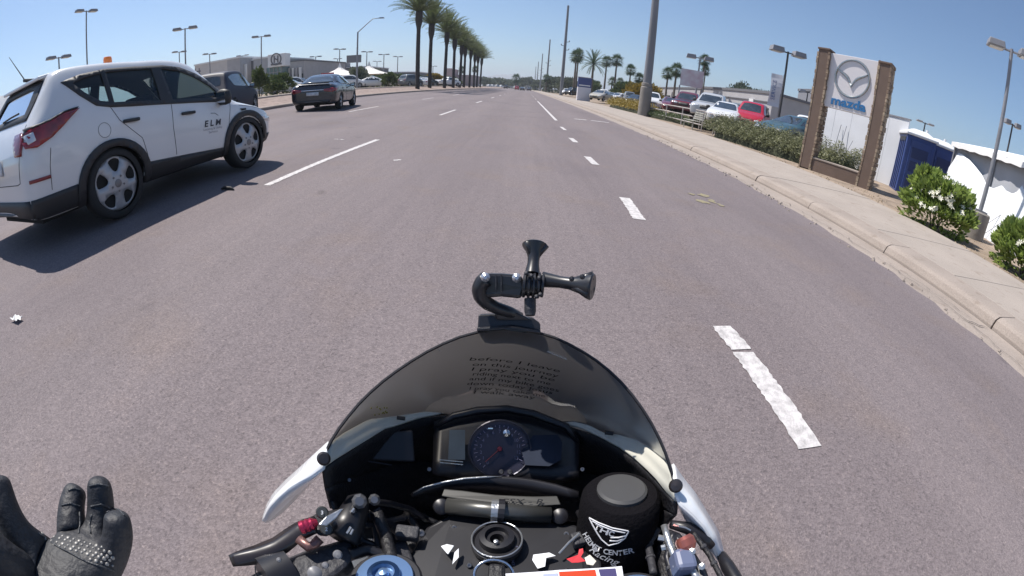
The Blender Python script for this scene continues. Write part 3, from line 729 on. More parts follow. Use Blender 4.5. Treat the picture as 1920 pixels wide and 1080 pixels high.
for sg in (-1, 1):
    B_.drape('b', [(sg * .42, .83), (sg * .80, .88), (sg * .84, .78), (sg * .78, .70), (sg * .45, .76)], 'tail_lamp', REDL, off=.008, cell=.05, solid=.012)
for ax in 'rl': B_.drape(ax, [(.06, .86), (.42, .88), (.34, .80), (.08, .72)], 'tail_lamp', REDL, off=.008, cell=.05, solid=.012)
B_.drape('b', [(-.24, .60), (.24, .60), (.24, .73), (-.24, .73)], 'number_plate', PLATE, off=.010, cell=.08)
B_.drape('b', [(-.44, .795), (.44, .795), (.44, .82), (-.44, .82)], 'chrome_strip', CHR, off=.012, cell=.08, solid=.01)
B_.drape('b', [(-.66, .30), (.66, .30), (.70, .42), (-.70, .42)], 'bumper_trim', TRIM, off=.006, cell=.08)
m = MB(); m.box((.10 - B_.xo, 0, 1.075), (.16, 1.25, .025), rot=Matrix.Rotation(.2, 3, 'Y')); m.build('boot_spoiler', B_.mat, B_.root, bevel=.01)
B_.root.location = (-8.35, 17.7, road_z(-8.35)); B_.root.rotation_euler = (0, 0, radians(99)); B_.root.scale = (.86, 1.04, 1.0)

# --- vehicle prototypes for the lots and the far road -----------------------------
def dress_small(S, dl, kind, h):
    for ax in 'rl': S.drape(ax, dl, 'side_window', DGLASS, off=.006, cell=.25, solid=0)
    sp = S.sp
    S.drape('f', sp['wpoly'], 'windscreen', DGLASS, off=.006, cell=.2, solid=0); S.drape('b', sp['bpoly'], 'rear_window', DGLASS, off=.006, cell=.2, solid=0)
    z = sp['lz']
    for sg in (-1, 1):
        S.drape('f', [(sg * .40, z), (sg * .66, z + .05), (sg * .68, z - .08), (sg * .42, z - .09)], 'headlamp', CLEARL, off=.008, cell=.1, solid=.01)
        S.drape('b', [(sg * .52, sp['tz']), (sg * .76, sp['tz'] + .04), (sg * .76, sp['tz'] - .14), (sg * .58, sp['tz'] - .12)], 'tail_lamp', REDL, off=.008, cell=.1, solid=.01)
    S.drape('f', [(-.36, z), (.36, z), (.32, z - .2), (-.32, z - .2)], 'grille', TRIM, off=.008, cell=.15, solid=.008)
    S.drape('b', [(-.24, sp['tz'] - .22), (.24, sp['tz'] - .22), (.24, sp['tz'] - .09), (-.24, sp['tz'] - .09)], 'number_plate', PLATE, off=.01, cell=.12)
    S.drape('f', [(-.7, .33), (.7, .33), (.7, .42), (-.7, .42)], 'bumper_trim', TRIM, off=.006, cell=.15, solid=0)
    S.mirrors(sp['mx'], sp['mz'], .88)
suv2 = [(q[0] * 1.14, q[1], q[2], q[3], q[4] * 1.14, q[5], q[6], q[7]) for q in suv_st]
dlo2 = [(x * 1.14, z) for x, z in dlo]
spec_suv = dict(suv_spec, L=LS * 1.14, xr=1.0, xf=3.58, kz=1.0, st=suv2, dlo=dlo2, R=.36, arch=1.08, rim='alloy', wpoly=ws, bpoly=rg, lz=.72, tz=1.0, mx=3.0, mz=1.12)
spec_sed = dict(sed_spec, wpoly=[(-.64, 1.03), (.64, 1.03), (.56, 1.25), (.45, 1.37), (-.45, 1.37), (-.56, 1.25)], bpoly=[(-.62, 1.10), (.62, 1.10), (.52, 1.30), (.40, 1.37), (-.40, 1.37), (-.52, 1.30)], lz=.66, tz=.84, mx=3.05, mz=.99)
tr_st = [(.00, .80, .50, .90, .01, .76, .96, .96), (.05, .93, .46, 1.12, .06, .85, 1.24, 1.25), (.4, .95, .42, 1.18, .4, .86, 1.28, 1.29), (1.5, .96, .40, 1.18, 1.5, .86, 1.28, 1.29), (2.05, .96, .38, 1.18, 2.05, .84, 1.29, 1.31),
 (2.2, .96, .38, 1.18, 2.36, .66, 1.82, 1.86), (2.9, .96, .38, 1.17, 2.9, .66, 1.84, 1.89), (3.7, .96, .38, 1.16, 3.5, .65, 1.80, 1.86), (4.35, .96, .38, 1.13, 4.3, .80, 1.24, 1.27), (4.6, .96, .38, 1.12, 4.6, .80, 1.20, 1.24), (5.3, .95, .42, 1.08, 5.3, .78, 1.16, 1.20), (5.62, .92, .45, .98, 5.6, .72, 1.06, 1.1), (5.72, .8, .52, .9, 5.7, .62, .96, .98)]
spec_trk = dict(L=5.7, xr=1.15, xf=4.72, R=.40, st=tr_st, dlo=[(2.36, 1.28), (2.45, 1.70), (3.4, 1.72), (3.75, 1.58), (4.1, 1.28)], arch=1.12, wheelx=4, cr={4: .7, 5: .5, 7: .4, 8: .5}, bc=.3, wpoly=[(-.68, 1.28), (.68, 1.28), (.58, 1.72), (-.58, 1.72)], bpoly=[(-.55, 1.38), (.55, 1.38), (.52, 1.72), (-.52, 1.72)], lz=1.0, tz=1.05, mx=3.95, mz=1.3)
PR = {}
HIDE = (0, 0, -50)
def proto(kind):
    if kind not in PR:
        sp = {'suv': spec_suv, 'sedan': spec_sed, 'pickup': spec_trk}[kind]
        S = Car({'suv': 'parked_suv', 'sedan': 'parked_car', 'pickup': 'parked_pickup'}[kind], sp, (0, 0, 0), 0, paint('proto_paint', (.5, .5, .5)), 'x', kind, lod=1)
        dress_small(S, sp['dlo'], kind, 0); PR[kind] = [S, False]
    return PR[kind]
def colour_body(root, mat):
    for c in children(root):
        if c.name.split('.')[0] in ('body',):
            c.material_slots[0].link = 'OBJECT'; c.material_slots[0].material = mat
def small_car(kind, loc, ang, mat, label, cat, group=None, scale=None, name=None):
    pr = proto(kind)
    if not pr[1]:
        r = pr[0].root; r.location = loc; r.rotation_euler = (0, 0, ang); r['label'] = label; pr[1] = True
    else:
        r = copy_thing(pr[0].root, loc, ang, label)
    r['category'] = cat
    if group: r['group'] = group
    elif 'group' in r: del r['group']
    if scale: r.scale = scale
    if name: r.name = name
    colour_body(r, mat); return r
PW = WHITE; PS = paint('silver_paint', (.42, .43, .45), .3); PRD = paint('red_paint', (.40, .012, .03), .25); PMA = paint('maroon_paint', (.14, .02, .03), .25)
PT = paint('teal_paint', (.035, .08, .105), .35, .4); PB = paint('black_paint', (.015, .015, .018), .25); PN = M('navy_paint', (.014, .016, .035), .55); PG = paint('grey_paint', (.13, .135, .14), .3); PBG = paint('beige_paint', (.42, .39, .33), .3)
def at(px, d, z=0.45):
    g, _ = far(px, 200, d); return (g.x, g.y, z)
small_car('suv', (-10.9, 13.9, road_z(-10.9)), radians(104), PN, 'dark navy sport utility vehicle ahead of the white car, beside the median', 'car', name='dark_suv', scale=(.80, .95, 1.04))
# dealer lot at the right
small_car('suv', at(1222, 46), radians(-100), PW, 'white parked car farthest left behind the rail fence', 'car')
small_car('sedan', at(1256, 42), radians(-105), PMA, 'dark maroon parked car between the white car and the red pickup', 'car')
small_car('pickup', at(1290, 33), radians(-118), PMA, 'maroon pickup parked left of the silver pickup', 'pickup')
small_car('pickup', at(1336, 28), radians(-122), PS, 'silver pickup parked facing the road behind the rail fence', 'pickup')
small_car('sedan', at(1364, 25.5), radians(-122), PW, 'white low car parked between the silver pickup and the red car', 'car')
small_car('suv', at(1413, 25.5), radians(-128), PRD, 'bright red car parked right of the white low car', 'car')
small_car('sedan', at(1503, 21.0, .38), radians(-158), PT, 'dark teal saloon parked just left of the stone pillared sign', 'car')
small_car('suv', at(1388, 33), radians(-128), PG, 'grey parked car behind the white low car', 'car')
small_car('suv', at(1520, 27), radians(-140), PW, 'white car parked behind the sign pillar', 'car')
# ------------------------------------------------------------------ plants
BARK = M('palm_bark', (.05, .043, .042), .95, vary=.45, vscale=6, bump=1.0, bscale=12, stretch=(1, 1, 3))
BARK2 = M('fan_palm_bark', (.17, .14, .115), .95, vary=.4, vscale=5, bump=.8, bscale=14, stretch=(1, 1, 4))
FROND = leaf_mat('date_frond', (.07, .095, .035), (.17, .21, .08), .3)
FROND2 = leaf_mat('fan_leaf', (.04, .07, .04), (.11, .16, .085), .2)
DRY = leaf_mat('dry_leaf', (.12, .09, .05), (.22, .17, .10), .1)
def frond_mesh(seed, L=3.1, droop=1.0):
    r = random.Random(seed); b = MB(); n = 12; rib = []
    for i in range(n + 1):
        t = i / n; rib.append(Vector((L * (t - .10 * droop * t ** 3), 0, .25 * t - droop * (t ** 2.4) * .95)))
    b.tube(rib, [lerp(.045, .006, i / n) for i in range(n + 1)], 4, cap=False)
    k = 34
    for j in range(k):
        t = .10 + .88 * j / k; q = t * n; i = min(int(q), n - 1); p = rib[i].lerp(rib[i + 1], q - i); d = (rib[i + 1] - rib[i]).normalized()
        ll = .62 * (sin(pi * min(1, t * .92 + .12)) ** .6) + .06
        for s in (-1, 1):
            out = (Vector((0, s, 0)) * .62 + d * (.62 + .3 * t) + Vector((0, 0, r.uniform(.15, .5)))).normalized(); e = p + out * ll * r.uniform(.8, 1.1) + Vector((0, 0, -.08 * ll)); wv = d * .042
            b.add([p - wv, p + wv, e], [(0, 1, 2)])
    return b.mesh('frond')
FM = [frond_mesh(i, 4.1 + .2 * i, .40 + .45 * i) for i in range(3)]
for m in FM: m.materials.append(FROND)
def date_palm(x, y, z0, ztop, label, fine, seed):
    r = random.Random(seed)
    root = empty('date_palm', (x + r.uniform(-.25, .25), y, z0), r.uniform(0, 6), label, 'palm tree', 'date palms along the median'); root.rotation_euler = (r.uniform(-.012, .012), r.uniform(-.012, .012), root.rotation_euler.z)
    H = ztop - z0; b = MB(); path, rad = [], []
    for i in range(26):
        t = i / 25; z = H * t; rr_ = .27 - .05 * t
        if z > H - 2.1: rr_ += .21 * sin(min(1, (z - H + 2.1) / 1.5) * pi * .62)
        path.append((sin(t * 2) * .06, 0, z)); rad.append(rr_ * (1 + .03 * (i % 2)))
    b.tube(path, rad, 12); b.build('trunk', BARK, root, smooth=True)
    mats = []
    n = 84 if fine else 78
    for i in range(n):
        el = radians(88 - 76 * (i / n) ** .95); a = i * 2.39996 + r.uniform(-.2, .2)
        mats.append((Matrix.Translation((0, 0, H - .05)) @ Matrix.Rotation(a, 4, 'Z') @ Matrix.Rotation(-el, 4, 'Y'), 0 if el > 1.0 else (1 if el > .5 else 2), r.uniform(.88, 1.1)))
    if fine:
        for mt, k, s in mats:
            o = bpy.data.objects.new('frond', FM[k]); COL.objects.link(o); o.parent = root; o.matrix_local = mt @ Matrix.Scale(s, 4)
    else:
        b = MB()
        for mt, k, s in mats:
            q = mt @ Matrix.Scale(s, 4); b.add([q @ v.co for v in FM[k].vertices], [tuple(p.vertices) for p in FM[k].polygons])
        o = b.build('crown', FROND, root); o['kind'] = 'stuff'
    return root
azs = [13.95, 12.05, 10.5, 9.35, 8.45, 7.8, 7.2, 6.6, 6.1, 5.75]
ordn = ['nearest', 'second', 'third', 'fourth', 'fifth', 'sixth', 'seventh', 'eighth', 'ninth', 'farthest']
tops = [9.4, 7.8, 6.8, 5.9, 5.1, 4.85, 4.5, 4.0, 3.8, 3.5]
for i, (a, e) in enumerate(zip(azs, tops)):
    y = 13 / tan(radians(a)); d_ = hypot(13, y)
    date_palm(-13.0, y, .45, CAMH + d_ * tan(radians(e)), ordn[i] + ' date palm of the row on the median, tall dark trunk', i < 4, 20 + i)

def fan_crown_mesh(seed, R=1.0, n=46, skirt=.35):
    r = random.Random(seed); b = MB()
    for i in range(n):
        el = radians(lerp(80, -55, (i / n) ** .9)); a = i * 2.39996 + r.uniform(-.3, .3); d = Vector((cos(a) * cos(el), sin(a) * cos(el), sin(el)))
        s = Vector((-sin(a), cos(a), 0)); u = s.cross(d).normalized() * (1 if el > 0 else .7)
        c = d * R * r.uniform(.45, .6); b.tube([(0, 0, 0), c], .012 * R, 3, cap=False); fl = R * r.uniform(.42, .6)
        for k in range(11):
            q = radians(lerp(-95, 95, k / 10)); dd = (d * cos(q) + s * sin(q)) + u * r.uniform(-.1, .15); e = c + dd.normalized() * fl * (.75 + .25 * cos(q)) + Vector((0, 0, -.12 * R)); wv = dd.cross(u).normalized() * .035 * R
            b.add([c, c + (e - c) * .55 + wv, e, c + (e - c) * .55 - wv], [(0, 1, 2, 3)])
    return b.mesh('crown')
FC = [fan_crown_mesh(i) for i in range(2)]
for m in FC: m.materials.append(FROND2)
def feather_crown():
    b = MB(); r = random.Random(4)
    for i in range(40):
        el = radians(82 - 118 * (i / 40)); a = i * 2.39996; q = Matrix.Rotation(a, 4, 'Z') @ Matrix.Rotation(-el, 4, 'Y') @ Matrix.Scale(.40, 4); f = FM[2 if i > 12 else 1]
        b.add([q @ v.co for v in f.vertices], [tuple(p.vertices) for p in f.polygons])
    m = b.mesh('crown'); m.materials.append(FROND2); return m
FC.append(feather_crown())
def fan_palm(px, py, d, R, label, kind=0, z0=.45, lean=0.0):
    g, z = far(px, py, d); root = empty('fan_palm', (g.x, g.y, z0), px, label, 'palm tree', 'palms around the dealer lots')
    H = z - z0 - R * .1; b = MB(); b.tube([(lean * (t ** 2), 0, H * t) for t in [i / 8 for i in range(9)]], [lerp(.20, .11, i / 8) * (R / 1.3) for i in range(9)], 8); b.build('trunk', BARK2, root, smooth=True)
    o = bpy.data.objects.new('crown', FC[kind]); COL.objects.link(o); o.parent = root; o.location = (lean, 0, H); o.scale = (R, R, R); o['kind'] = 'stuff'
    return root
for px, py, d, R, lb, k in [
    (1081, 104, 95, 1.9, 'fan palm just right of the second utility pole', 0), (1085, 100, 99, 1.7, 'slimmer fan palm touching the crown beside the second utility pole', 1), (1113, 118, 80, 1.9, 'bushy feather palm behind the blue topped monument sign', 2), (1138, 114, 100, 1.7, 'left fan palm of the pair right of the feather palm', 0), (1157, 112, 100, 1.9, 'right fan palm of the pair right of the feather palm', 1),
    (1183, 130, 95, 1.6, 'small fan palm left of the big grey pole', 1), (1199, 146, 95, 1.6, 'fan palm partly behind the big grey pole', 0), (1253, 136, 62, 1.15, 'left of two palms behind the maroon cars', 1), (1269, 130, 60, 1.3, 'right of two palms behind the maroon cars', 0), (1322, 112, 55, 1.0, 'palm behind the tall flat lamp and the far sign board', 1), (1323, 132, 56, .8, 'short palm under the lamp beside the far sign board', 0),
    (1148, 152, 110, 1.5, 'low palm among shrubs behind the monument sign', 1), (1163, 152, 112, 1.3, 'lowest palm among shrubs behind the monument sign', 0), (1025, 146, 170, 2.2, 'dark palm at the foot of the distant poles', 1), (968, 146, 230, 3.2, 'dark palm at the end of the road', 0), (866, 130, 210, 2.2, 'distant palm between the date palm trunks', 1), (891, 129, 215, 2.2, 'distant palm behind the last date palm trunks', 0)]:
    fan_palm(px, py, d, R, lb, k)

def blob_leaves(b, c, rad, n, leaf, r, long=2.2, flat=1.0, up=.3):
    for _ in range(n):
        v = Vector((r.gauss(0, 1), r.gauss(0, 1), r.gauss(0, 1))).normalized(); v.z = abs(v.z) if r.random() < flat else v.z
        k = r.uniform(.55, 1.0) ** .5; p = Vector(c) + Vector((v.x * rad[0], v.y * rad[1], v.z * rad[2])) * k * (1 + .15 * sin(v.x * 7 + v.y * 5) + .1 * sin(v.z * 11))
        d = (v + Vector((r.uniform(-.7, .7), r.uniform(-.7, .7), r.uniform(-.3, .8) + up))).normalized(); s = d.orthogonal().normalized(); s = Matrix.Rotation(r.uniform(0, 6.3), 3, d) @ s; L = leaf * r.uniform(.6, 1.3)
        b.add([p, p + d * L * .5 + s * L / long / 2, p + d * L, p + d * L * .5 - s * L / long / 2], [(0, 1, 2, 3)])
LEAF_G = leaf_mat('shrub_leaf', (.05, .075, .028), (.13, .17, .065))
LEAF_O = leaf_mat('oleander_leaf', (.11, .16, .035), (.36, .46, .12), .42)
LEAF_H = leaf_mat('ground_cover_leaf', (.10, .11, .05), (.20, .205, .095))
LEAF_Y = leaf_mat('yellow_shrub_leaf', (.17, .13, .02), (.38, .27, .05))
LEAF_D = leaf_mat('grey_green_leaf', (.09, .11, .08), (.18, .20, .14))
TWIG = M('twig', (.09, .07, .05), .9)
def shrub(c, rad, n, leaf, mat, label, cat='shrub', name='shrub', group=None, seed=0, stems=5):
    r = random.Random(seed + int(c[0] * 7)); root = empty(name, (c[0], c[1], c[2]), 0, label, cat, group)
    b = MB(); blob_leaves(b, (0, 0, rad[2] * .35), (rad[0], rad[1], rad[2] * .72), n, leaf, r, flat=.8)
    for q in range(5): blob_leaves(b, (r.uniform(-.5, .5) * rad[0], r.uniform(-.5, .5) * rad[1], rad[2] * r.uniform(.4, .8)), [x * .42 for x in rad], n // 8, leaf, r)
    o = b.build('foliage', mat, root); o['kind'] = 'stuff'
    b = MB()
    for q in range(stems):
        a = q * 2.4; b.tube([(cos(a) * .05, sin(a) * .05, -.05), (cos(a) * rad[0] * .25, sin(a) * rad[1] * .25, rad[2] * .4), (cos(a) * rad[0] * .5, sin(a) * rad[1] * .5, rad[2] * .85)], [.02, .014, .006], 5)
    b.build('stem', TWIG, root); return root
# flowering bushes by the pavement
PETAL = M('white_petal', (.80, .78, .66), .6)
fl = MB()
for k in range(5):
    a = k * 2 * pi / 5; fl.add([(0, 0, 0), (cos(a - .5) * .022, sin(a - .5) * .022, .012), (cos(a) * .042, sin(a) * .042, .006), (cos(a + .5) * .022, sin(a + .5) * .022, .012)], [(0, 1, 2, 3)])
FLM = fl.mesh('flower'); FLM.materials.append(PETAL)
def flowering(c, rad, label, nf, seed, side):
    s = shrub(c, rad, 7000, .15, LEAF_O, label, 'bush', 'oleander_bush', seed=seed)
    r = random.Random(seed)
    for i in range(nf):
        a = r.uniform(0, 2 * pi) if r.random() < .35 else r.gauss(side, .7); e = r.uniform(.1, 1.2); v = Vector((cos(a) * cos(e) * rad[0], sin(a) * cos(e) * rad[1], .35 * rad[2] + sin(e) * rad[2] * .78)) * r.uniform(.98, 1.1)
        for q in range(3):
            o = bpy.data.objects.new('flower', FLM); COL.objects.link(o); o.parent = s; o.location = v + Vector((r.uniform(-.05, .05), r.uniform(-.05, .05), r.uniform(-.04, .04)))
            o.rotation_euler = Vector((r.uniform(-1, 1) + cos(a), r.uniform(-1, 1) + sin(a), r.uniform(.2, 1.2))).to_track_quat('Z', 'Y').to_euler(); o.scale = (1.45,) * 3
    return s
flowering((8.65, 6.20, .04), (.80, .76, .96), 'white flowering bush between the stone pillared sign and the lamp base', 48, 3, -2.1)
flowering((9.35, 4.05, .04), (.75, .72, .85), 'white flowering bush at the right edge, beyond the lamp base', 40, 8, -2.7)
# ground cover hedge behind the pavement
def hedge(pts, hgt, wid, n, leaf, mat, label, name='hedge', seed=1):
    r = random.Random(seed); b = MB(); P_ = resample([(p[0], p[1], p[2]) for p in pts], 60)
    for _ in range(n):
        t = r.random() * 58; i = int(t); p = P_[i].lerp(P_[i + 1], t - i); d = (P_[i + 1] - P_[i]).normalized(); nn = Vector((d.y, -d.x, 0)); w_ = r.uniform(-1, 1)
        h = hgt * (1 - .55 * w_ * w_) * (1 + .22 * sin(t * 1.3) + .15 * sin(t * 3.1)) * r.uniform(.25, 1.0) ** .45
        q = p + nn * w_ * wid / 2 + Vector((0, 0, h)); dd = Vector((r.uniform(-1, 1), r.uniform(-1, 1), r.uniform(-.1, 1.1))).normalized(); s = dd.orthogonal().normalized(); L = leaf * r.uniform(.6, 1.3)
        b.add([q, q + dd * L * .5 + s * L * .22, q + dd * L, q + dd * L * .5 - s * L * .22], [(0, 1, 2, 3)])
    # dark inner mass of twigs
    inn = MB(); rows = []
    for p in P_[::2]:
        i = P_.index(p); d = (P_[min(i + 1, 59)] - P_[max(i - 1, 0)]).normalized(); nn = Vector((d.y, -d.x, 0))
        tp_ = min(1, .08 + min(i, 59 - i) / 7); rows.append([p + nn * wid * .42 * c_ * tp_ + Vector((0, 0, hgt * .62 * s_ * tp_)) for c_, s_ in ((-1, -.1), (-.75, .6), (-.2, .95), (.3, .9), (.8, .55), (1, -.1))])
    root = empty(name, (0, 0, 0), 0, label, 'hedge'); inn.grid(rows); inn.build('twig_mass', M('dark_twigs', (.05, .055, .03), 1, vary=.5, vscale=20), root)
    o = b.build('foliage', mat, root); o['kind'] = 'stuff'; return root
hedge([(9.2, 19.5, .1), (9.6, 16.5, .1), (9.9, 14.5, .1), (10.6, 12.6, .1), (11.1, 11.6, .1), (11.35, 11.2, .1)], .88, 2.0, 40000, .075, LEAF_H, 'low grey green hedge between the pavement and the dealer lot, running behind the stone sign')
def pxshrub(px, d, rad, n, leaf, mat, label, z=.45, **k):
    g, _ = far(px, 200, d); return shrub((g.x, g.y, z), rad, n, leaf, mat, label, **k)
a1, _ = far(1134, 200, 42); a2, _ = far(1180, 200, 31)
hedge([(8.9, 44, .1), (9.0, 40, .1), (9.2, 36, .1), (9.5, 32, .1)], .85, 1.6, 8000, .14, LEAF_Y, 'yellow brown shrub row beside the pavement, left of the big grey pole', name='yellow_shrub', seed=3)
hedge([(8.9, 31, .1), (9.8, 27, .1), (10.4, 24, .1)], .5, 1.3, 5000, .10, LEAF_G, 'low green hedge behind the rail fence', seed=5)
for i, (px, d, R, h, mt) in enumerate([(1175, 90, 3.2, 3.4, LEAF_G), (1205, 75, 3.4, 3.2, LEAF_Y), (1100, 140, 4, 4, LEAF_G), (1060, 160, 4, 4.6, LEAF_D), (1043, 170, 4, 4.5, LEAF_D), (1400, 62, 3.5, 4.6, LEAF_D), (1425, 60, 3.6, 4.4, LEAF_D), (1388, 66, 2.5, 5.0, LEAF_D), (1012, 260, 5, 4.5, LEAF_D), (1034, 220, 4, 6, LEAF_D)]):
    NM_ = 'desert_tree' if h > 3.5 else 'shrub'
    pxshrub(px, d, (R, R, h), 2600, .5 * d / 80, mt, ['round green shrub left of the big grey pole', 'yellow green shrub behind the big grey pole', 'green shrub behind the monument sign', 'grey green tree right of the second utility pole', 'grey green tree left of the second utility pole', 'pale tree above the end of the long grey building', 'second pale tree right of the long grey building end', 'small tree top over the roof of the long grey building', 'hazy tree mass below the distant poles', 'dark tree left of the second utility pole'][i], cat='tree' if h > 3.5 else 'shrub', name=NM_, seed=i)
LM = [(706, 70, 1.5, 1.35, LEAF_G), (724, 66, 1.7, 1.5, LEAF_G), (744, 72, 1.6, 1.5, LEAF_G), (764, 80, 1.5, 1.3, LEAF_G), (728, 58, .8, 1.6, LEAF_G), (527, 36, 1.0, 1.5, LEAF_G), (489, 30, .6, 1.7, LEAF_G), (516, 34, .8, 1.0, LEAF_G), (672, 62, 1.4, 2.6, LEAF_D), (695, 90, 3, 3.2, LEAF_D), (812, 95, 1.8, 2.2, LEAF_Y), (825, 110, 2.2, 1.8, LEAF_G), (844, 120, 2.5, 1.8, LEAF_G), (600, 110, 6, 4.2, LEAF_G), (620, 140, 8, 5.0, LEAF_D), (590, 150, 9, 6.2, LEAF_D), (575, 130, 6, 5.2, LEAF_D), (790, 90, 2, 1.6, LEAF_G), (925, 330, 10, 5, LEAF_D), (950, 330, 10, 4.5, LEAF_D), (905, 300, 7, 5, LEAF_D), (985, 330, 6, 7, LEAF_D)]
for i, (px, d, R, h, mt) in enumerate(LM):
    side = ['by the far side of the median', 'beside the palm trunks', 'in the hazy distance'][0 if px < 780 else (1 if px < 860 else 2)]
    pxshrub(px, d, (R, R, h), 1500, .35 * d / 60, mt, f'{["low", "tall", "broad"][0 if h < 1.7 else (1 if R < 4 else 2)]} {"yellowish" if mt is LEAF_Y else ("grey green" if mt is LEAF_D else "green")} shrub {side}, {["first", "second", "third", "fourth", "fifth", "sixth", "seventh", "eighth", "ninth", "tenth", "eleventh", "twelfth", "thirteenth", "fourteenth", "fifteenth", "sixteenth", "seventeenth", "eighteenth", "nineteenth", "twentieth", "twenty first", "twenty second"][[q[0] for q in sorted([(j, LM[j][0]) for j in range(len(LM))], key=lambda t: t[1])].index(i)]} shrub from the left', cat='shrub', name='shrub', seed=40 + i, z=.70 if px < 890 else .3)

# ------------------------------------------------------------------ lamps and poles
STEEL = M('galvanised_steel', (.27, .27, .29), .5, metal=.3, vary=.2, vscale=3)
BROWNP = M('dark_bronze_pole', (.055, .05, .05), .5)
LHEAD = M('lamp_housing', (.24, .24, .26), .5, vary=.15, vscale=5)
LENSM = M('lamp_lens', (.45, .46, .46), .2)
def lot_lamp(px, py, d, label, z0=.7, hw=1.0, pole=.07, mat=STEEL, rz=None, bh=.22, n=2, base=0, boxy=False):
    g, z = far(px, py, d); root = empty('lot_lamp', (g.x, g.y, z0), atan2(g.y, g.x) + pi / 2 + (0.2 if rz is None else rz), label, 'lamp post', None)
    H = z - z0; b = MB(); b.tube([(0, 0, 0 + base), (0, 0, H)], [pole, pole * .75], 8); b.build('pole', mat, root, smooth=True, autos=50)
    b = MB(); b.tube([(-hw * .30, 0, H - .06), (hw * .30, 0, H - .06)], pole * .5, 6); b.build('arm', mat, root)
    for s in ((-1, 1) if n == 2 else (1,)):
        b = MB(); b.box((s * hw * .68, 0, H), (hw * .75, hw * .55, bh), taper=.86); o = b.build('lamp_head', LHEAD, root, bevel=.02)
        b = MB(); b.box((s * hw * .68, 0, H - bh / 2 - .012), (hw * .55, hw * .40, .02)); b.build('lens', LENSM, o)
    if base:
        b = MB(); b.lathe([(.30, 0), (.30, base - .03), (.27, base)], (0, 0, 0), n=24); b.build('concrete_base', CONC3, root, smooth=True, autos=30)
        b = MB(); b.box((0, 0, base + .02), (.34, .34, .04)); b.build('base_plate', STEEL, root)
    return root
for i, (px, py, d, lb) in enumerate([(347, 53, 42, 'tall twin headed lot lamp over the white car bonnet'), (110, 107, 40, 'twin headed lot lamp above the rear of the white car'), (162, 20, 46, 'lamp pole above the white car roof, left of the beacon'), (490, 68, 58, 'twin headed lot lamp over the dealership tower'), (336, 97, 80, 'small twin lamp left of the tall one over the white car'), (393, 101, 85, 'twin lamp above the beige wing of the dealership'), (592, 106, 105, 'lamp over the dark saloon, left'), (637, 92, 95, 'taller lamp right of the dark saloon roof'), (688, 97, 105, 'lamp right of the curved arm street light'), (720, 102, 115, 'lamp between the street light and the first palm'), (746, 106, 130, 'lamp just left of the first palm'), (707, 115, 150, 'short lamp behind the shrubs left of the first palm'), (455, 104, 100, 'small lamp above the dealership recess'), (535, 103, 110, 'small lamp right of the dealership tower'), (633, 110, 150, 'small far lamp beside the grey tower'), (812, 124, 170, 'small far lamp right of the first palm')]):
    lot_lamp(px, py, d, lb, hw=1.15 * (d / 60) ** .25, pole=.10 * (d / 60) ** .5, rz=(.5 if i % 3 else -.2))
lot_lamp(1478, 97, 24, 'dark pole with two box lamps left of the stone sign', .4, .95, .075, BROWNP, rz=.45, bh=.27)
lot_lamp(1897, 92, 12.5, 'near lamp post with concrete base at the right edge', .06, .62, .062, STEEL, rz=.25, bh=.17, base=.68)
lot_lamp(1735, 230, 42, 'small T shaped lamp over the portable toilets', .4, .8, .08, BROWNP, rz=.3, bh=.12)
lot_lamp(1899, 232, 26, 'small lamp above the white tent roof', .4, .5, .06, BROWNP, rz=.6, bh=.22)
lot_lamp(1313, 108, 52, 'broad flat headed lamp above the far sign board', .4, 1.5, .12, STEEL, rz=.1, bh=.45)
lot_lamp(1515, 172, 50, 'small dark lamp just left of the stone pillar', .4, .9, .09, BROWNP, rz=.2, bh=.25)
# curved arm street light
g, z = far(671, 60, 47); r = empty('street_light', (g.x, g.y, .7), 0, 'tall street light with a raised curved arm right of the dark saloon', 'street light')
b = MB(); b.tube([(0, 0, 0), (0, 0, z - .7)], [.13, .08], 8); b.build('pole', STEEL, r, smooth=True, autos=50)
b = MB(); b.tube([(0, 0, z - .75), (.75, .1, z - .05), (1.5, .2, z + .62), (2.3, .3, z + .70)], [.05, .045, .04, .035], 6); b.build('arm', STEEL, r, smooth=True)
b = MB(); b.box((2.4, .33, z + .70), (.6, .2, .12), taper=.7); b.build('lamp_head', LHEAD, r)
# steel power poles along the right side
def power_pole(x, y, H, r0, r1, label, sleeve=False):
    r = empty('power_pole', (x, y, .1), 0, label, 'pole', 'power poles along the road')
    b = MB(); b.tube([(0, 0, 0), (.0, 0, H * .5), (.0, 0, H)], [r0, (r0 + r1) / 2, r1], 16); b.build('shaft', M('weathered_pole', (.22, .22, .235), .6, vary=.2, vscale=1.2, stretch=(1, 1, .2)), r, smooth=True, autos=50)
    if sleeve: b = MB(); b.lathe([(r0 + .10, 0), (r0 + .085, 2.0), (r0 + .03, 2.05), (r0 + .03, 2.12), (r0 + .05, 2.14), (r0 + .05, 2.30), (r0 + .0, 2.32)], (0, 0, 0), n=24); b.build('base_sleeve', CONC3, r, smooth=True, autos=30)
    for zz, sx in ((H * .545, -1), (H * .59, 1), (H * .50, 1)):
        b = MB(); b.tube([(sx * .1, 0, zz), (sx * .9, 0, zz + .15)], .06, 6); b.lathe([(.06, 0), (.12, .08), (.06, .16), (.12, .24), (.06, .32)], (sx * .9, 0, zz + .15), n=8); b.build('insulator', BROWNP, r)
    return r
power_pole(8.35, 30.2, 20, .33, .15, 'thick grey steel power pole behind the pavement, nearest of the row', True)
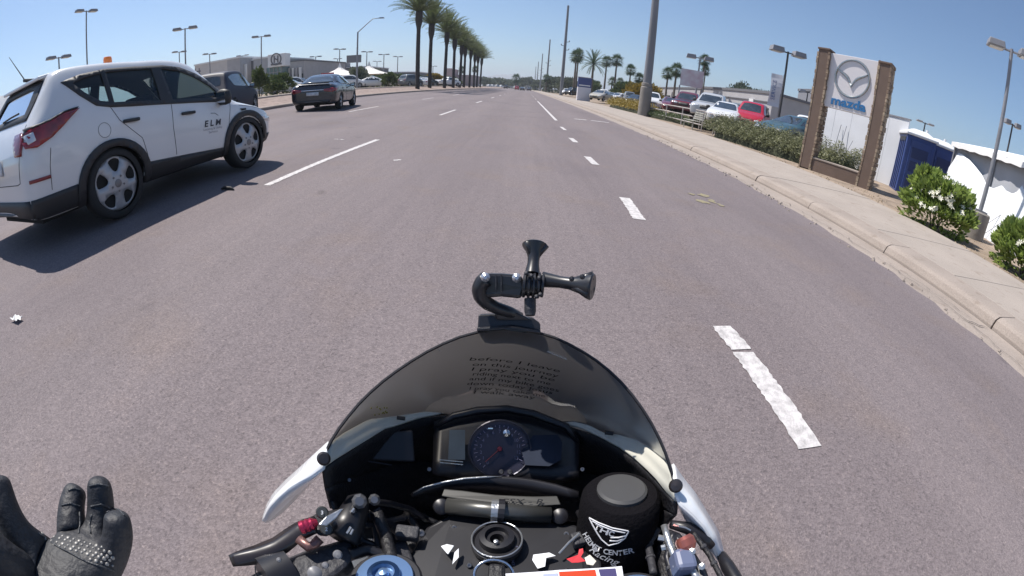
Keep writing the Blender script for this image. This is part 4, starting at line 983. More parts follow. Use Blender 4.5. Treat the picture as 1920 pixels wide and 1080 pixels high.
for i, (y, lb) in enumerate([(103, 'second power pole of the row, left of the palms'), (177, 'third power pole of the row in the distance'), (250, 'fourth power pole of the row in the distance'), (325, 'fifth power pole of the row in the distance'), (400, 'farthest power pole of the row')]):
    power_pole(8.4, y, 21.5, .42, .24, lb)

# ------------------------------------------------------------------ buildings
def box_from(root, name, px0, px1, pt, Y, depth, mat, z0=.7, dz=0.0, trim=None):
    """a block with its front at y = Y, between two pixel columns, its top at the height seen at pt=(px,py)"""
    a, _ = azv(px0, 150); c, _ = azv(px1, 150); x0, x1 = a.x / a.y * Y, c.x / c.y * Y
    q, e = azv(*pt); z1 = CAMH + e * (Y / q.y) + dz
    b = MB(); b.box(((x0 + x1) / 2, Y + depth / 2, (z0 + z1) / 2), (abs(x1 - x0), depth, z1 - z0)); o = b.build(name, mat, root)
    if trim: b = MB(); b.box(((x0 + x1) / 2, Y + depth / 2, z1 + .15), (abs(x1 - x0) + .3, depth + .3, .3)); b.build('parapet_cap', trim, o)
    return o, x0, x1, z1
STU = M('grey_stucco', (.40, .39, .40), .9, vary=.08, vscale=1); STB = M('beige_stucco', (.58, .54, .51), .9, vary=.06, vscale=1); STD = M('dark_stucco', (.15, .15, .165), .9); WST = M('white_panel', (.72, .72, .72), .5)
TGL = M('teal_glass', (.10, .17, .18), .08, coat=1, vary=.3, vscale=.5); BGL = M('dark_glass', (.03, .04, .05), .08, coat=1)
dl = empty('dealership_building', (0, 0, 0), 0, 'low grey car dealership with a white entrance tower behind the dark saloon', 'building')
o, x0, x1, z1 = box_from(dl, 'wing', 366, 427, (395, 118), 78, 20, STB, trim=WST)
o, x0, x1, z1 = box_from(dl, 'wing', 427, 451, (440, 110), 76, 22, STU, trim=WST)
b = MB(); b.box(((x0 + x1) / 2 + .6, 75.95, 4.2), (2.6, .12, 1.2)); b.build('window', BGL, dl)
o, x0, x1, z1 = box_from(dl, 'wing', 451, 477, (465, 115), 80, 18, STD, trim=WST)
for k in range(4):
    b = MB(); b.box((x0 + (x1 - x0) * (k + .2) / 3.6, 77.5, z1 / 2 - .2), (.45, .45, z1 - 1)); b.build('column', WST, dl)
for k in range(3):
    b = MB(); b.box((x0 + (x1 - x0) * (k + .6) / 3.6, 79.95, 2.3), (1.7, .1, 2.8)); b.build('window', BGL, dl)
o, x0, x1, z1 = box_from(dl, 'wing', 476, 503, (490, 110), 77, 20, STU, trim=WST)
o, x0, x1, z1 = box_from(dl, 'entrance_glass', 500, 528, (514, 126), 73, 20, TGL)
for k in range(5):
    b = MB(); b.box((x0 + (x1 - x0) * (k + .0) / 4, 72.96, z1 / 2 + .3), (.12, .12, z1 - .8)); b.build('mullion', STEEL, dl)
for k in range(2):
    b = MB(); b.box(((x0 + x1) / 2, 72.95, 2.6 + 1.9 * k), (x1 - x0, .12, .12)); b.build('mullion', STEEL, dl)
a_, e1 = azv(517, 101); _, e2 = azv(517, 125); Yt = 72
zt, zb_ = CAMH + e1 * Yt / a_.y, CAMH + e2 * Yt / a_.y; ax0 = azv(502, 110)[0]; ax1 = azv(534, 118)[0]; x0, x1 = ax0.x / ax0.y * Yt, ax1.x / ax1.y * Yt
b = MB(); b.box(((x0 + x1) / 2, Yt + 1, (zt + zb_) / 2), (x1 - x0, 2, zt - zb_)); b.build('sign_tower', WST, dl, bevel=.05)
cx, cz = (x0 + x1) / 2, lerp(zb_, zt, .58)
b = MB(); b.lathe([(.95, 0), (.95, .1), (1.15, .1), (1.15, 0)], (cx, Yt - .02, cz), (0, -1, 0), 28, cap=False); b.box((cx - .38, Yt - .06, cz), (.22, .08, 1.3)); b.box((cx + .38, Yt - .06, cz), (.22, .08, 1.3)); b.box((cx, Yt - .06, cz), (.7, .08, .22), rot=Matrix.Rotation(.5, 3, 'Y')); b.build('emblem', STD, dl)
b = MB(); b.box((cx, Yt - .04, zb_ + .45), (2.3, .06, .32)); b.build('name_board', STD, dl)
o, x0, x1, z1 = box_from(dl, 'wing', 530, 570, (550, 116), 76, 20, STU, trim=STD)
for k in range(6):
    b = MB(); b.box((x0 + (x1 - x0) * (k + .5) / 6.2, 75.5, 2.9), (.4, .4, 4.4)); b.build('column', WST if k % 2 else STU, dl)
for k in range(5):
    b = MB(); b.box((x0 + (x1 - x0) * (k + 1.0) / 6.2, 75.95, 2.4), (1.6, .1, 3.0)); b.build('window', BGL, dl)
rt = empty('roof_equipment', (0, 0, 0), 0, 'dark lattice frame at the left end of the dealership roofline', 'frame')
a_, _ = azv(352, 118); qx = a_.x / a_.y * 60
for k in range(5): b = MB(); b.box((qx - 1 + k * .9, 60, 3.2 + .7), (.12, .12, 5.0)); b.build('post', STD, rt)
for k in range(4): b = MB(); b.box((qx + .8, 60, 4.2 + k * .55), (4.2, .1, .22)); b.build('rail', STD, rt)
gt = empty('grey_tower', (0, 0, 0), 0, 'slim grey tower block behind the dark saloon roof', 'building'); box_from(gt, 'tower', 630, 637, (634, 117), 120, 8, STD); box_from(gt, 'low_wing', 637, 690, (660, 127), 125, 20, STD, trim=WST)
b2 = empty('blue_roofed_building', (0, 0, 0), 0, 'long low building with a pale roof left of the first palm', 'building'); o, x0, x1, z1 = box_from(b2, 'wall', 715, 785, (750, 136), 150, 30, STD, trim=WST)
for k in range(7): b = MB(); b.box((lerp(x0, x1, (k + .5) / 7), 149.9, 2.6), (2.2, .15, 2)); b.build('window', BGL, b2)
b3 = empty('pink_building', (0, 0, 0), 0, 'pinkish building seen between the palm trunks', 'building'); box_from(b3, 'tall_block', 836, 846, (840, 128), 190, 20, M('pink_stucco', (.45, .33, .32), .9)); box_from(b3, 'long_block', 832, 890, (860, 140), 195, 20, M('rose_stucco', (.33, .26, .27), .9))
b4 = empty('distant_building', (0, 0, 0), 0, 'pale long building across the far end of the road', 'building'); box_from(b4, 'wall', 905, 962, (930, 149), 420, 30, STU, z0=.0); box_from(b4, 'wall', 985, 1010, (1000, 153), 420, 30, STU, z0=.0)
# tent with two peaks
tn = empty('promotion_tent', (0, 0, 0), 0, 'white and red peaked tent behind the dark saloon', 'tent')
g, _ = far(664, 150, 78)
TW = M('tent_cloth', (.75, .72, .68), .8); TR = M('red_banner', (.40, .05, .06), .7)
for k, (dx, col_) in enumerate(((-3.0, TW), (3.0, TW))):
    cx, cy = g.x + dx * .9, g.y; b = MB(); rows = []
    for i in range(6):
        t = i / 5; r_ = 3.2 * t ** 1.6; z = lerp(5.2, 2.9, t ** .6); rows.append([Vector((cx + r_ * sx, cy + r_ * sy, z)) for sx, sy in ((-1, -1), (0, -1.0), (1, -1), (1, 0), (1, 1), (0, 1), (-1, 1), (-1, 0), (-1, -1))])
    b.grid(rows); b.build('canopy', col_, tn, solid=.02)
    for sx in (-1, 1):
        for sy in (-1, 1): b = MB(); b.tube([(cx + sx * 3, cy + sy * 3, .7), (cx + sx * 3, cy + sy * 3, 3.0)], .05, 6); b.build('post', STEEL, tn)
b = MB(); b.box((g.x - 3.6, g.y - 3.1, 3.0), (2.4, .05, .9)); b.build('banner', TR, tn)
b = MB(); b.box((g.x, g.y - .2, 5.7), (2.6, .3, 1.3)); b.build('roof_sign', STD, tn)

# long grey showroom at the right
def wall_block(root, name, p0, p1, depth, z0, z1, mat, trim=None):
    p0 = Vector((p0[0], p0[1], 0)); p1 = Vector((p1[0], p1[1], 0)); d = (p1 - p0); L = d.length; d /= L; n = Vector((-d.y, d.x, 0)); 
    if n.dot(p0) < 0: n = -n
    c = (p0 + p1) / 2 + n * depth / 2; a = atan2(d.y, d.x)
    b = MB(); b.box((c.x, c.y, (z0 + z1) / 2), (L, depth, z1 - z0), a); o = b.build(name, mat, root)
    if trim: b = MB(); b.box((c.x, c.y, z1 + .12), (L + .2, depth + .2, .26), a); b.build('parapet_cap', trim, root)
    return o, p0, d, n, L, a
sb = empty('showroom_building', (0, 0, 0), 0, 'long low grey showroom behind the parked cars at the right', 'building')
g0, z0_ = far(1216, 164, 100); g1, z1_ = far(1322, 170, 62)
o, p0, d, n, L, a = wall_block(sb, 'wall', g0, g1, 20, .4, 4.2, STU, STD)
for k in range(9):
    q = p0 + d * L * (k + .5) / 9 - n * .03; b = MB(); b.box((q.x, q.y, 1.9), (L / 9 * .7, .1, 2.0), a); b.build('window', BGL, sb)
    q = p0 + d * L * k / 9 - n * 1.2; b = MB(); b.box((q.x, q.y, 1.9), (.35, .35, 3.0), a); b.build('column', STB, sb)
g0, z0_ = far(1316, 165, 60); g1, z1_ = far(1446, 205, 44)
o, p0, d, n, L, a = wall_block(sb, 'wall', g0, g1, 14, .4, 4.15, STU, STD)
q = p0 + d * L * .5 - n * .06; b = MB(); b.box((q.x, q.y, 3.35), (L, .1, .08), a); b.build('wall_band', STD, sb)
for k in range(5):
    q = p0 + d * L * (k + .5) / 5 - n * .03; b = MB(); b.box((q.x, q.y, 1.8), (L / 5 * .75, .1, 1.9), a); b.build('window', BGL, sb)
q = p0 + d * L * .78 - n * .1; b = MB(); b.box((q.x, q.y, 3.0), (.9, .15, .9), a); b.build('wall_sign', WST, sb)
sc = empty('grey_entrance_building', (0, 0, 0), 0, 'pale grey and white building with a dark roof just left of the stone sign', 'building')
g0, _ = far(1478, 180, 52); g1, _ = far(1500, 180, 48); wall_block(sc, 'porch', g0, g1, 6, .4, 4.3, M('pale_green_stucco', (.42, .46, .42), .9), STD)
g0, _ = far(1496, 180, 55); g1, _ = far(1536, 180, 50); wall_block(sc, 'upper_block', g0, g1, 8, .4, 6.0, M('grey_panel', (.22, .22, .24), .8), STD)
g0, _ = far(1455, 180, 50); g1, _ = far(1480, 180, 46)
for k in range(3):
    q = g0.lerp(g1, k / 2); b = MB(); b.tube([(q.x, q.y, .4), (q.x, q.y, 3.4)], .25, 10); b.build('column', WST, sc)
# far sign board (white and rose) on posts
fs = empty('sign_board', (0, 0, 0), 0, 'faded white and pink sign board on posts in the lot behind the maroon pickup', 'sign')
g, _ = far(1297, 150, 38); zz0 = far(1297, 163, 38)[1]; zz1 = far(1297, 131, 38)[1]; aa = atan2(g.y, g.x) + pi / 2
b = MB(); b.box((g.x, g.y, (zz0 + zz1) / 2), (1.9, .12, zz1 - zz0), aa); o = b.build('panel', M('faded_white', (.62, .60, .62), .7, vary=.25, vscale=1.5, col2=(.50, .36, .40)), fs)
for s in (-1, 1): b = MB(); b.tube([(g.x + s * .9, g.y - s * .3, .4), (g.x + s * .9, g.y - s * .3, zz0)], .06, 8); b.build('post', STEEL, fs)
# banner flags
bf = empty('banner_flag', (0, 0, 0), 0, 'white vertical banner with blue lettering left of the box lamp pole', 'banner')
g, zt = far(1457, 139, 25); _, zb_ = far(1443, 198, 25); b = MB(); aa = atan2(g.y, g.x) + pi / 2 + .1; rows = []
dx_, dy_ = cos(aa), sin(aa)
for i in range(9): rows.append([Vector((g.x - dx_ * .35 + dx_ * .62 * u, g.y - dy_ * .35 + dy_ * .62 * u + .05 * sin(i * .9 + u), lerp(zb_, zt, i / 8))) for u in (0, .33, .66, 1)])
b.grid(rows); b.build('cloth', M('banner_cloth', (.62, .62, .66), .8), bf, solid=.004)
m = text_mesh('SERVICE', .30, .004); M3 = Matrix.Translation((g.x - dx_ * .05, g.y - dy_ * .05, (zt + zb_) / 2)) @ Matrix.Rotation(aa + pi, 4, 'Z') @ Matrix.Rotation(radians(90), 4, 'X') @ Matrix.Rotation(radians(90), 4, 'Z')
m.transform(Matrix.Translation((g.x - dx_ * .04 - .05 * g.x / 25, g.y - dy_ * .04 - .06 * g.y / 25, (zt + zb_) / 2)) @ Matrix.Rotation(atan2(g.y, g.x) - pi / 2, 4, 'Z') @ Matrix.Rotation(radians(90), 4, 'X') @ Matrix.Rotation(radians(90), 4, 'Z')); link('lettering', m, M('blue_print', (.08, .14, .32), .6), bf)
b = MB(); b.tube([(g.x - dx_ * .38, g.y - dy_ * .38, .4), (g.x - dx_ * .38, g.y - dy_ * .38, zt + .05)], .02, 6); b.build('flag_pole', STEEL, bf)
# monument sign far right of the road
ms = empty('monument_sign', (0, 0, 0), 0, 'white monument sign with a blue upper panel beside the pavement', 'sign')
g, zt = far(1097, 146, 58); _, zm = far(1097, 164, 58); aa = .12
b = MB(); b.box((g.x, g.y, (zm + .1) / 2), (1.75, .5, zm - .1), aa); b.build('base', M('monument_white', (.62, .60, .63), .8), ms)
b = MB(); b.box((g.x, g.y, (zm + zt) / 2), (1.75, .42, zt - zm), aa); b.build('blue_panel', M('sign_blue', (.05, .07, .20), .5), ms)
b = MB(); b.box((g.x, g.y - .24, zm + .25), (1.5, .03, .14), aa); b.build('white_stripe', WST, ms)
b = MB(); b.box((g.x, g.y, zt + .04), (1.9, .5, .08), aa); b.build('cap', STU, ms)
# rail fence by the pavement
rf = empty('rail_fence', (0, 0, 0), 0, 'pale pipe rail fence between the big pole and the silver pickup', 'fence')
RAIL = M('fence_paint', (.42, .38, .36), .6, vary=.25, vscale=2)
fp = [Vector((8.6, 32.5, .1)), Vector((9.3, 26.5, .1)), Vector((9.6, 22.5, .1)), Vector((10.4, 20.6, .1))]
for k, p in enumerate(resample(fp, 6)):
    b = MB(); b.tube([p, p + Vector((0, 0, 1.05))], .04, 8); b.build('post', RAIL, rf)
for h in (1.02, .62, .25):
    b = MB(); b.tube([p + Vector((0, 0, h)) for p in fp], .035, 8); b.build('rail', RAIL, rf)
bc = empty('bus_bench', (8.75, 21.9, .08), 0, 'weathered metal bench beside the rail fence end', 'bench')
BM_ = M('weathered_metal', (.36, .35, .31), .6, vary=.3, vscale=5)
for k in range(5): b = MB(); b.box((-.2 + .11 * k, 0, .46), (.08, 1.5, .03)); b.build('seat_slat', BM_, bc)
for k in range(4): b = MB(); b.box((.33 + .03 * k, 0, .58 + .11 * k), (.03, 1.5, .08)); b.build('back_slat', BM_, bc)
for s in (-.65, .65):
    b = MB(); b.tube([(-.2, s, 0), (-.2, s, .44), (.25, s, .44), (.30, s, 0)], .025, 6); b.tube([(.3, s, .44), (.45, s, 1.0)], .025, 6); b.build('frame', BM_, bc)
hr = empty('hand_rail', (9.0, 20.4, .08), .1, 'pale hoop rails beside the bench at the pavement edge', 'railing')
for k, (x, y) in enumerate(((0, 0), (.7, -.2))):
    b = MB(); b.tube([(x, y - .6, 0), (x, y - .6, .9), (x, y - .4, 1.0), (x, y + .4, 1.0), (x, y + .6, .9), (x, y + .6, 0)], .03, 8); b.tube([(x, y - .6, .45), (x, y + .6, .45)], .025, 8); b.build('hoop', RAIL, hr)

# ------------------------------------------------------------------ stone pillared sign
STONE = [M('stone_tan', (.30, .225, .16), .9, vary=.3, vscale=6, bump=.7, bscale=25), M('stone_brown', (.235, .17, .125), .9, vary=.3, vscale=6, bump=.7, bscale=25), M('stone_buff', (.36, .28, .20), .9, vary=.3, vscale=6, bump=.7, bscale=25)]
PBROWN = M('brown_render', (.155, .108, .085), .9, vary=.10, vscale=3, bump=.25, bscale=60)
ML = Vector((8.99, 12.10, 0)); MR = Vector((10.20, 10.12, 0)); ud = (MR - ML).normalized(); nd = Vector((-ud.y, ud.x, 0)); nd = -nd if nd.dot(ML) > 0 else nd
sa = atan2(ud.y, ud.x); SW = (MR - ML).length
sg = empty('pylon_sign', (ML.x, ML.y, .05), sa, 'white brand sign between two brown stone pillars beside the pavement', 'sign')
# local frame: x along the sign, y away from the road side (-nd), z up
ysg = -1 if (Matrix.Rotation(sa, 3, 'Z') @ Vector((0, 1, 0))).dot(nd) > 0 else 1     # +y*ysg points away from the viewer
Z1 = 3.80; PWD = .40; PD = .52; rs = random.Random(2)
for k, xc in enumerate((PWD / 2 - .05, SW - PWD / 2 + .05)):
    b = MB(); b.box((xc, 0, Z1 / 2 + (.05 if k == 0 else -.05)), (PWD - .05, PD - .04, Z1)); b.build('pillar', PBROWN, sg)
    b = MB(); b.box((xc, 0, Z1 + (.08 if k == 0 else -.02)), (PWD + .02, PD + .02, .06)); b.build('pillar_cap', PBROWN, sg, bevel=.01)
    # ledge stones up both narrow sides
    for sx in (-1, 1):
        z = .0
        while z < Z1 - .05:
            h = rs.uniform(.09, .17); y = -PD / 2
            while y < PD / 2 - .05:
                w_ = min(rs.uniform(.14, .30), PD / 2 - y)
                if PD / 2 - y - w_ < .07: w_ = PD / 2 - y
                pr = rs.uniform(.02, .055); b = MB(); b.box((xc + sx * (PWD / 2 - .03 + pr / 2), y + w_ / 2, z + h / 2), (pr + .03, w_ - .012, h - .012))
                o = b.build('stone', STONE[rs.randrange(3)], sg, bevel=.006); y += w_
            z += h
b = MB(); b.box((SW / 2, 0, .20), (SW - PWD * 2 + .12, PD * .8, .42)); b.build('plinth', PBROWN, sg)
b = MB(); b.box((SW / 2, 0, .425), (SW - PWD * 2 + .10, PD * .86, .045)); b.build('plinth_cap', CONC2, sg, bevel=.008)
PAN = M('sign_panel', (.66, .63, .64), .4, coat=.2)
yf = -ysg * .13
pz0, pz1 = 2.10, 3.80; px0_, px1_ = PWD - .06, SW - PWD + .06
b = MB(); b.box((SW / 2, 0, (pz0 + pz1) / 2), (px1_ - px0_, .26, pz1 - pz0)); b.build('panel', PAN, sg, bevel=.01)
SILV = M('emblem_silver', (.40, .42, .43), .22, metal=.85)
def sgn_pt(u, v, w_): return Vector((SW / 2 + u, -ysg * (.13 + w_), v))
ez = 3.12; er = .57
def ribbon(pts, wd, dp, name):
    b = MB(); A, C_, D, E_ = [], [], [], []
    n = len(pts)
    for i, p in enumerate(pts):
        q0, q1 = Vector(pts[max(i - 1, 0)]), Vector(pts[min(i + 1, n - 1)]); d = (q1 - q0).normalized(); nn = Vector((-d.y, d.x)); w_ = wd(i / (n - 1)) if callable(wd) else wd; c = Vector(p)
        A.append(sgn_pt(*(c + nn * w_ / 2), 0)); D.append(sgn_pt(*(c - nn * w_ / 2), 0)); C_.append(sgn_pt(*(c + nn * w_ * .12), dp)); E_.append(sgn_pt(*(c - nn * w_ * .12), dp))
    b.grid([A, C_, E_, D]); return b.build(name, SILV, sg)
ring = [(sin(2 * pi * i / 56) * er * .98, ez + cos(2 * pi * i / 56) * er * 1.0) for i in range(57)]
ribbon(ring, .085, .05, 'emblem_ring')
for s in (-1, 1):
    pts = [(0, ez - .27), (s * .06, ez - .11), (s * .15, ez + .01), (s * .27, ez + .09), (s * .41, ez + .155), (s * .535, ez + .25)]
    P2 = resample([(p[0], p[1], 0) for p in pts], 18); ribbon([(p.x, p.y) for p in P2], lambda t: .035 + .07 * sin(pi * min(1, t * 1.05)), .05, 'emblem_wing')
m = text_mesh('mazda', .40, .012, bold=.012, spacing=1.0); xs = [v.co.x for v in m.vertices]; kx = 1.16 / (max(xs) - min(xs))
M1 = Matrix.Translation((SW / 2, -ysg * .142, 2.22)) @ (Matrix.Rotation(pi, 4, 'Z') if ysg < 0 else Matrix.Identity(4)) @ Matrix.Rotation(radians(90), 4, 'X') @ Matrix.Diagonal((kx, .95, 1, 1))
m.transform(M1); link('lettering', m, M('brand_blue', (.02, .14, .34), .35, coat=.3), sg)

# ------------------------------------------------------------------ construction corner at the right
WFAB = M('white_site_panel', (.66, .67, .70), .7, vary=.06, vscale=1.5)
wf = empty('site_hoarding', (0, 0, 0), 0, 'tall white boarded wall behind the stone pillared sign', 'wall')
g0, _ = far(1530, 250, 20); g1, _ = far(1702, 250, 17.5); d = (g1 - g0); L = d.length; d /= L; a = atan2(d.y, d.x)
nb = 5
for k in range(nb):
    q = g0 + d * L * (k + .5) / nb; b = MB(); b.box((q.x, q.y, .2 + 1.25), (L / nb - .012, .06, 2.5), a); b.build('panel', WFAB, wf)
q = g0 + d * L * .5; b = MB(); b.box((q.x, q.y, 2.72), (L + .05, .12, .05), a); b.build('top_rail', STEEL, wf)
nn = Vector((d.y, -d.x, 0)); nn = -nn if nn.dot(g0) > 0 else nn
ld = empty('leaning_frame', (0, 0, 0), 0, 'thin metal frame leaning on the white wall seen through the sign', 'frame')
q = g0 + d * L * .34 + nn * .12
for dx in (-.14, .14): b = MB(); b.tube([q + d * dx + nn * .25 + Vector((0, 0, .3)), q + d * dx + Vector((0, 0, 1.9))], .014, 6); b.build('stile', STEEL, ld)
b = MB(); b.tube([q - d * .14 + nn * .14 + Vector((0, 0, 1.0)), q + d * .14 + nn * .14 + Vector((0, 0, 1.0))], .01, 6); b.build('rung', STEEL, ld)
b = MB(); b.tube([q + d * .5 + nn * .5 + Vector((0, 0, .2)), q + d * .62 + nn * .05 + Vector((0, 0, 1.4))], .012, 6); b.build('brace', STEEL, ld)
# portable toilets
BLU = M('blue_plastic', (.035, .065, .22), .45, vary=.12, vscale=3); BLU2 = M('dark_blue_plastic', (.02, .035, .12), .5)
def toilet(loc, rz, label):
    r = empty('portable_toilet', loc, rz, label, 'portable toilet', 'portable toilets')
    b = MB(); b.box((0, 0, 1.06), (1.1, 1.1, 2.0)); b.build('cabin', BLU, r, bevel=.03)
    b = MB(); b.box((0, -.56, 1.02), (.78, .035, 1.82)); dd = b.build('door', BLU, r, bevel=.012)
    for z in (.55, 1.05, 1.5): b = MB(); b.box((0, -.583, z), (.62, .012, .36)); b.build('door_panel', BLU2, dd, bevel=.008)
    b = MB(); b.box((.30, -.60, 1.05), (.04, .04, .16)); b.build('handle', TRIM, dd)
    for s in (-1, 1):
        for k in range(4): b = MB(); b.box((s * .56, -.36 + .24 * k, 1.0), (.03, .05, 1.7)); b.build('side_rib', BLU2, r)
        b = MB(); b.box((s * .56, 0, 1.88), (.02, .8, .14)); b.build('vent', TRIM, r)
    b = MB(); rows = []
    for i in range(7):
        t = i / 6; rows.append([Vector((cos(q) * (.62 if abs(cos(q)) > .1 else .62) * (1 - t) ** .5 * 1.0, sin(q) * .62 * (1 - t) ** .5, 2.08 + .24 * t)) for q in [2 * pi * j / 24 for j in range(25)]])
    b = MB(); b.box((0, 0, 2.09), (1.22, 1.22, .09)); b.build('roof_rim', WST, r, bevel=.02)
    b = MB(); b.box((0, 0, 2.22), (1.16, 1.16, .18), taper=.45); b.build('roof', WST, r, bevel=.05)
    b = MB(); b.tube([(.4, .4, 2.1), (.4, .4, 2.45)], .05, 8); b.build('vent_pipe', WST, r)
g, _ = far(1713, 300, 17.2); toilet((g.x, g.y, .12), atan2(g.y, g.x) - pi / 2 + .28, 'blue portable toilet with white roof, nearer of the two beside the white wall')
g, _ = far(1756, 300, 18.6); toilet((g.x, g.y, .14), atan2(g.y, g.x) - pi / 2 + .5, 'second blue portable toilet, partly behind the flowering bush')
# white marquee
mq = empty('white_marquee', (0, 0, 0), 0, 'white marquee with wall cloth coloured grey for shade behind the near lamp post', 'tent')
CAN = M('marquee_roof', (.80, .79, .78), .8); GW = M('tent_wall_shade_grey', (.40, .41, .44), .85, vary=.08, vscale=2); SUNCLOTH = M('tent_wall_sun_white', (.74, .76, .78), .6, vary=.05, vscale=2)  # one white wall: grey holds its shade, brighter white its sunlit part
g0, _ = far(1793, 280, 15.5); g1, _ = far(2090, 300, 12.0); d = (g1 - g0); L = d.length; d /= L; nn = Vector((d.y, -d.x, 0)); nn = -nn if nn.dot(g0) > 0 else nn
def mp(u, z, o_=0.0): q = g0 + d * L * u + nn * o_; return Vector((q.x, q.y, z))
b = MB(); b.grid([[mp(i / 24, lerp(.15, 2.28, j / 6), .03 * sin(i * 1.9) * (j < 6)) for i in range(25)] for j in range(7)]); b.build('wall_cloth', GW, mq, solid=.01, smooth=True)
b = MB(); b.grid([[mp(u, 2.30 + .62 * t, .25 - 3.6 * t) for u in [i / 10 for i in range(11)]] for t in (0, .25, .5, .75, 1)]); b.grid([[mp(u, 2.16 + .14 * t + .015 * sin(i * 2.3), .25) for i, u in enumerate([i / 30 for i in range(31)])] for t in (0, 1)]); b.build('roof_cloth', CAN, mq, solid=.01)
b = MB(); b.grid([[mp(-.002, lerp(.15, 2.3, j / 4), -3.4 * t) for t in (0, .33, .66, 1)] for j in range(5)]); b.build('end_wall_cloth', GW, mq, solid=.01)
for u in (0, .33, .66, 1.0):
    b = MB(); b.tube([mp(u, .1, .06), mp(u, 2.3, .06)], .035, 8); b.build('post', STEEL, mq)
tp = empty('sunlit_wall_sheet', (0, 0, 0), 0, 'added white tarpaulin with a ragged top hung on the marquee wall', 'sheeting')  # added sheet shaped like the sunlit lower part of the wall
def wall_uz(px, py):
    v = ray(px, py); n2 = Vector((d.y, -d.x, 0)); t = (g0.dot(n2)) / (v.dot(n2)); q = v * t; return ((q - g0).dot(d) / L, CAMH + v.z * t)
prof = [(0.0, wall_uz(1795, 320)[1])] + [wall_uz(*q) for q in ((1802, 289), (1812, 293), (1824, 303), (1836, 316), (1847, 331), (1856, 350), (1868, 356), (1884, 350), (1892, 360), (1904, 366), (1912, 362), (1922, 350))]
prof += [(prof[-1][0] + .12, 1.2), (prof[-1][0] + .3, 1.35), (1.0, 1.2)]
def topz(u):
    for (a0, z0_), (a1_, z1_) in zip(prof, prof[1:]):
        if a0 <= u <= a1_: return lerp(z0_, z1_, (u - a0) / (a1_ - a0))
    return 1
b = MB(); b.grid([[mp(i / 90, lerp(.06, topz(i / 90), j / 10), .14 + .40 * (1 - j / 10) ** 1.5 + .035 * sin(i * .55 + j * .35) * (1 - j / 14)) for i in range(91)] for j in range(11)]); b.build('sunlit_sheet', SUNCLOTH, tp, solid=.006, smooth=True)
for u in (.45, .5):
    b = MB(); b.tube([mp(u, .05, 1.0), mp(u + .05, .95, .2)], .012, 6); b.build('guy_rope', STEEL, tp)
# soil bed kerb and gravel between the pavement and the lot
r_ = random.Random(33); b = MB()
for i in range(900):
    x = r_.uniform(7.95, 10.6); y = r_.uniform(2.5, 18); s = r_.uniform(.01, .04); b.box((x, y, .07 + s * .2), (s * 1.5, s, s * .7), r_.uniform(0, 3), taper=.6)
tag(b.build('bed_gravel', STONE[2]), 'tan gravel in the planting bed', 'gravel', kind='stuff')
# parked cars in the lot across the median and traffic at the end of the road
LOTS = [(541, 47, 'sedan', PS, 'silver parked car left of the dark saloon boot'), (553, 52, 'suv', PW, 'white parked car just behind the dark saloon boot'), (563, 60, 'suv', PG, 'grey parked car over the dark saloon roof edge'),
 (660, 58, 'suv', PW, 'white parked car right of the dark saloon'), (678, 62, 'sedan', PW, 'second white parked car right of the dark saloon'), (694, 68, 'suv', PB, 'black parked car left of the green shrubs'), (700, 60, 'sedan', PW, 'white car at the left end of the green shrubs'),
 (770, 62, 'suv', PG, 'dark green grey car beside the first palm trunk'), (795, 70, 'sedan', PW, 'white car right of the first palm trunk'), (802, 75, 'suv', PB, 'black car between the first two palm trunks'), (838, 85, 'pickup', PW, 'white pickup between the second and third palm trunks'), (852, 100, 'suv', PW, 'white parked car behind the fourth palm trunk'),
 (420, 44, 'suv', PG, 'grey parked car behind the dark sport utility vehicle'), (445, 50, 'sedan', PS, 'silver car in the lot behind the dark sport utility vehicle'), (575, 70, 'sedan', PB, 'black parked car behind the dark saloon rear window'), (715, 95, 'suv', PW, 'white car far behind the shrubs'), (740, 100, 'pickup', PS, 'silver pickup far behind the shrubs')]
for i, (px, d_, k, mt, lb) in enumerate(LOTS): small_car(k, at(px, d_, .70), radians(20 + 37 * (i % 3)), mt, lb, 'pickup' if k == 'pickup' else 'car')
for i, (px, d_, k, mt, lb) in enumerate([(1130, 70, 'suv', PW, 'white car seen behind the monument sign'), (1146, 72, 'sedan', PG, 'grey car right of the monument sign'), (1070, 95, 'suv', PB, 'dark car at the foot of the second power pole'), (1060, 100, 'sedan', PW, 'white car left of the second power pole'), (1125, 58, 'sedan', PBG, 'beige car right of the monument sign'), (1160, 66, 'sedan', PW, 'white low car behind the yellow shrubs'), (1178, 62, 'suv', PG, 'grey car left of the big grey pole'), (1190, 60, 'sedan', PB, 'black car behind the big grey pole')]): small_car(k, at(px, d_, .40), radians(-100 - 20 * (i % 3)), mt, lb, 'car')
for i, (x, y, k, mt, lb) in enumerate([(-3.4, 190, 'suv', PRD, 'red car far ahead at the end of the road'), (-1.0, 175, 'sedan', PB, 'dark car far ahead right of the red one'), (1.8, 200, 'sedan', PN, 'navy car far ahead near the right lane'), (-9, 210, 'suv', PB, 'black car far ahead left of the red one')]): small_car(k, (x, y, road_z(x)), pi / 2, mt, lb, 'car')
for i, (px, d_, mt, lb) in enumerate([(915, 260, PW, 'first white car of the distant row crossing the road end'), (922, 262, PW, 'second white car of the distant row crossing the road end'), (930, 258, PS, 'silver car of the distant row crossing the road end'), (938, 265, PW, 'last white car of the distant row crossing the road end')]): small_car('suv', at(px, d_, .3), radians(60), mt, lb, 'car')
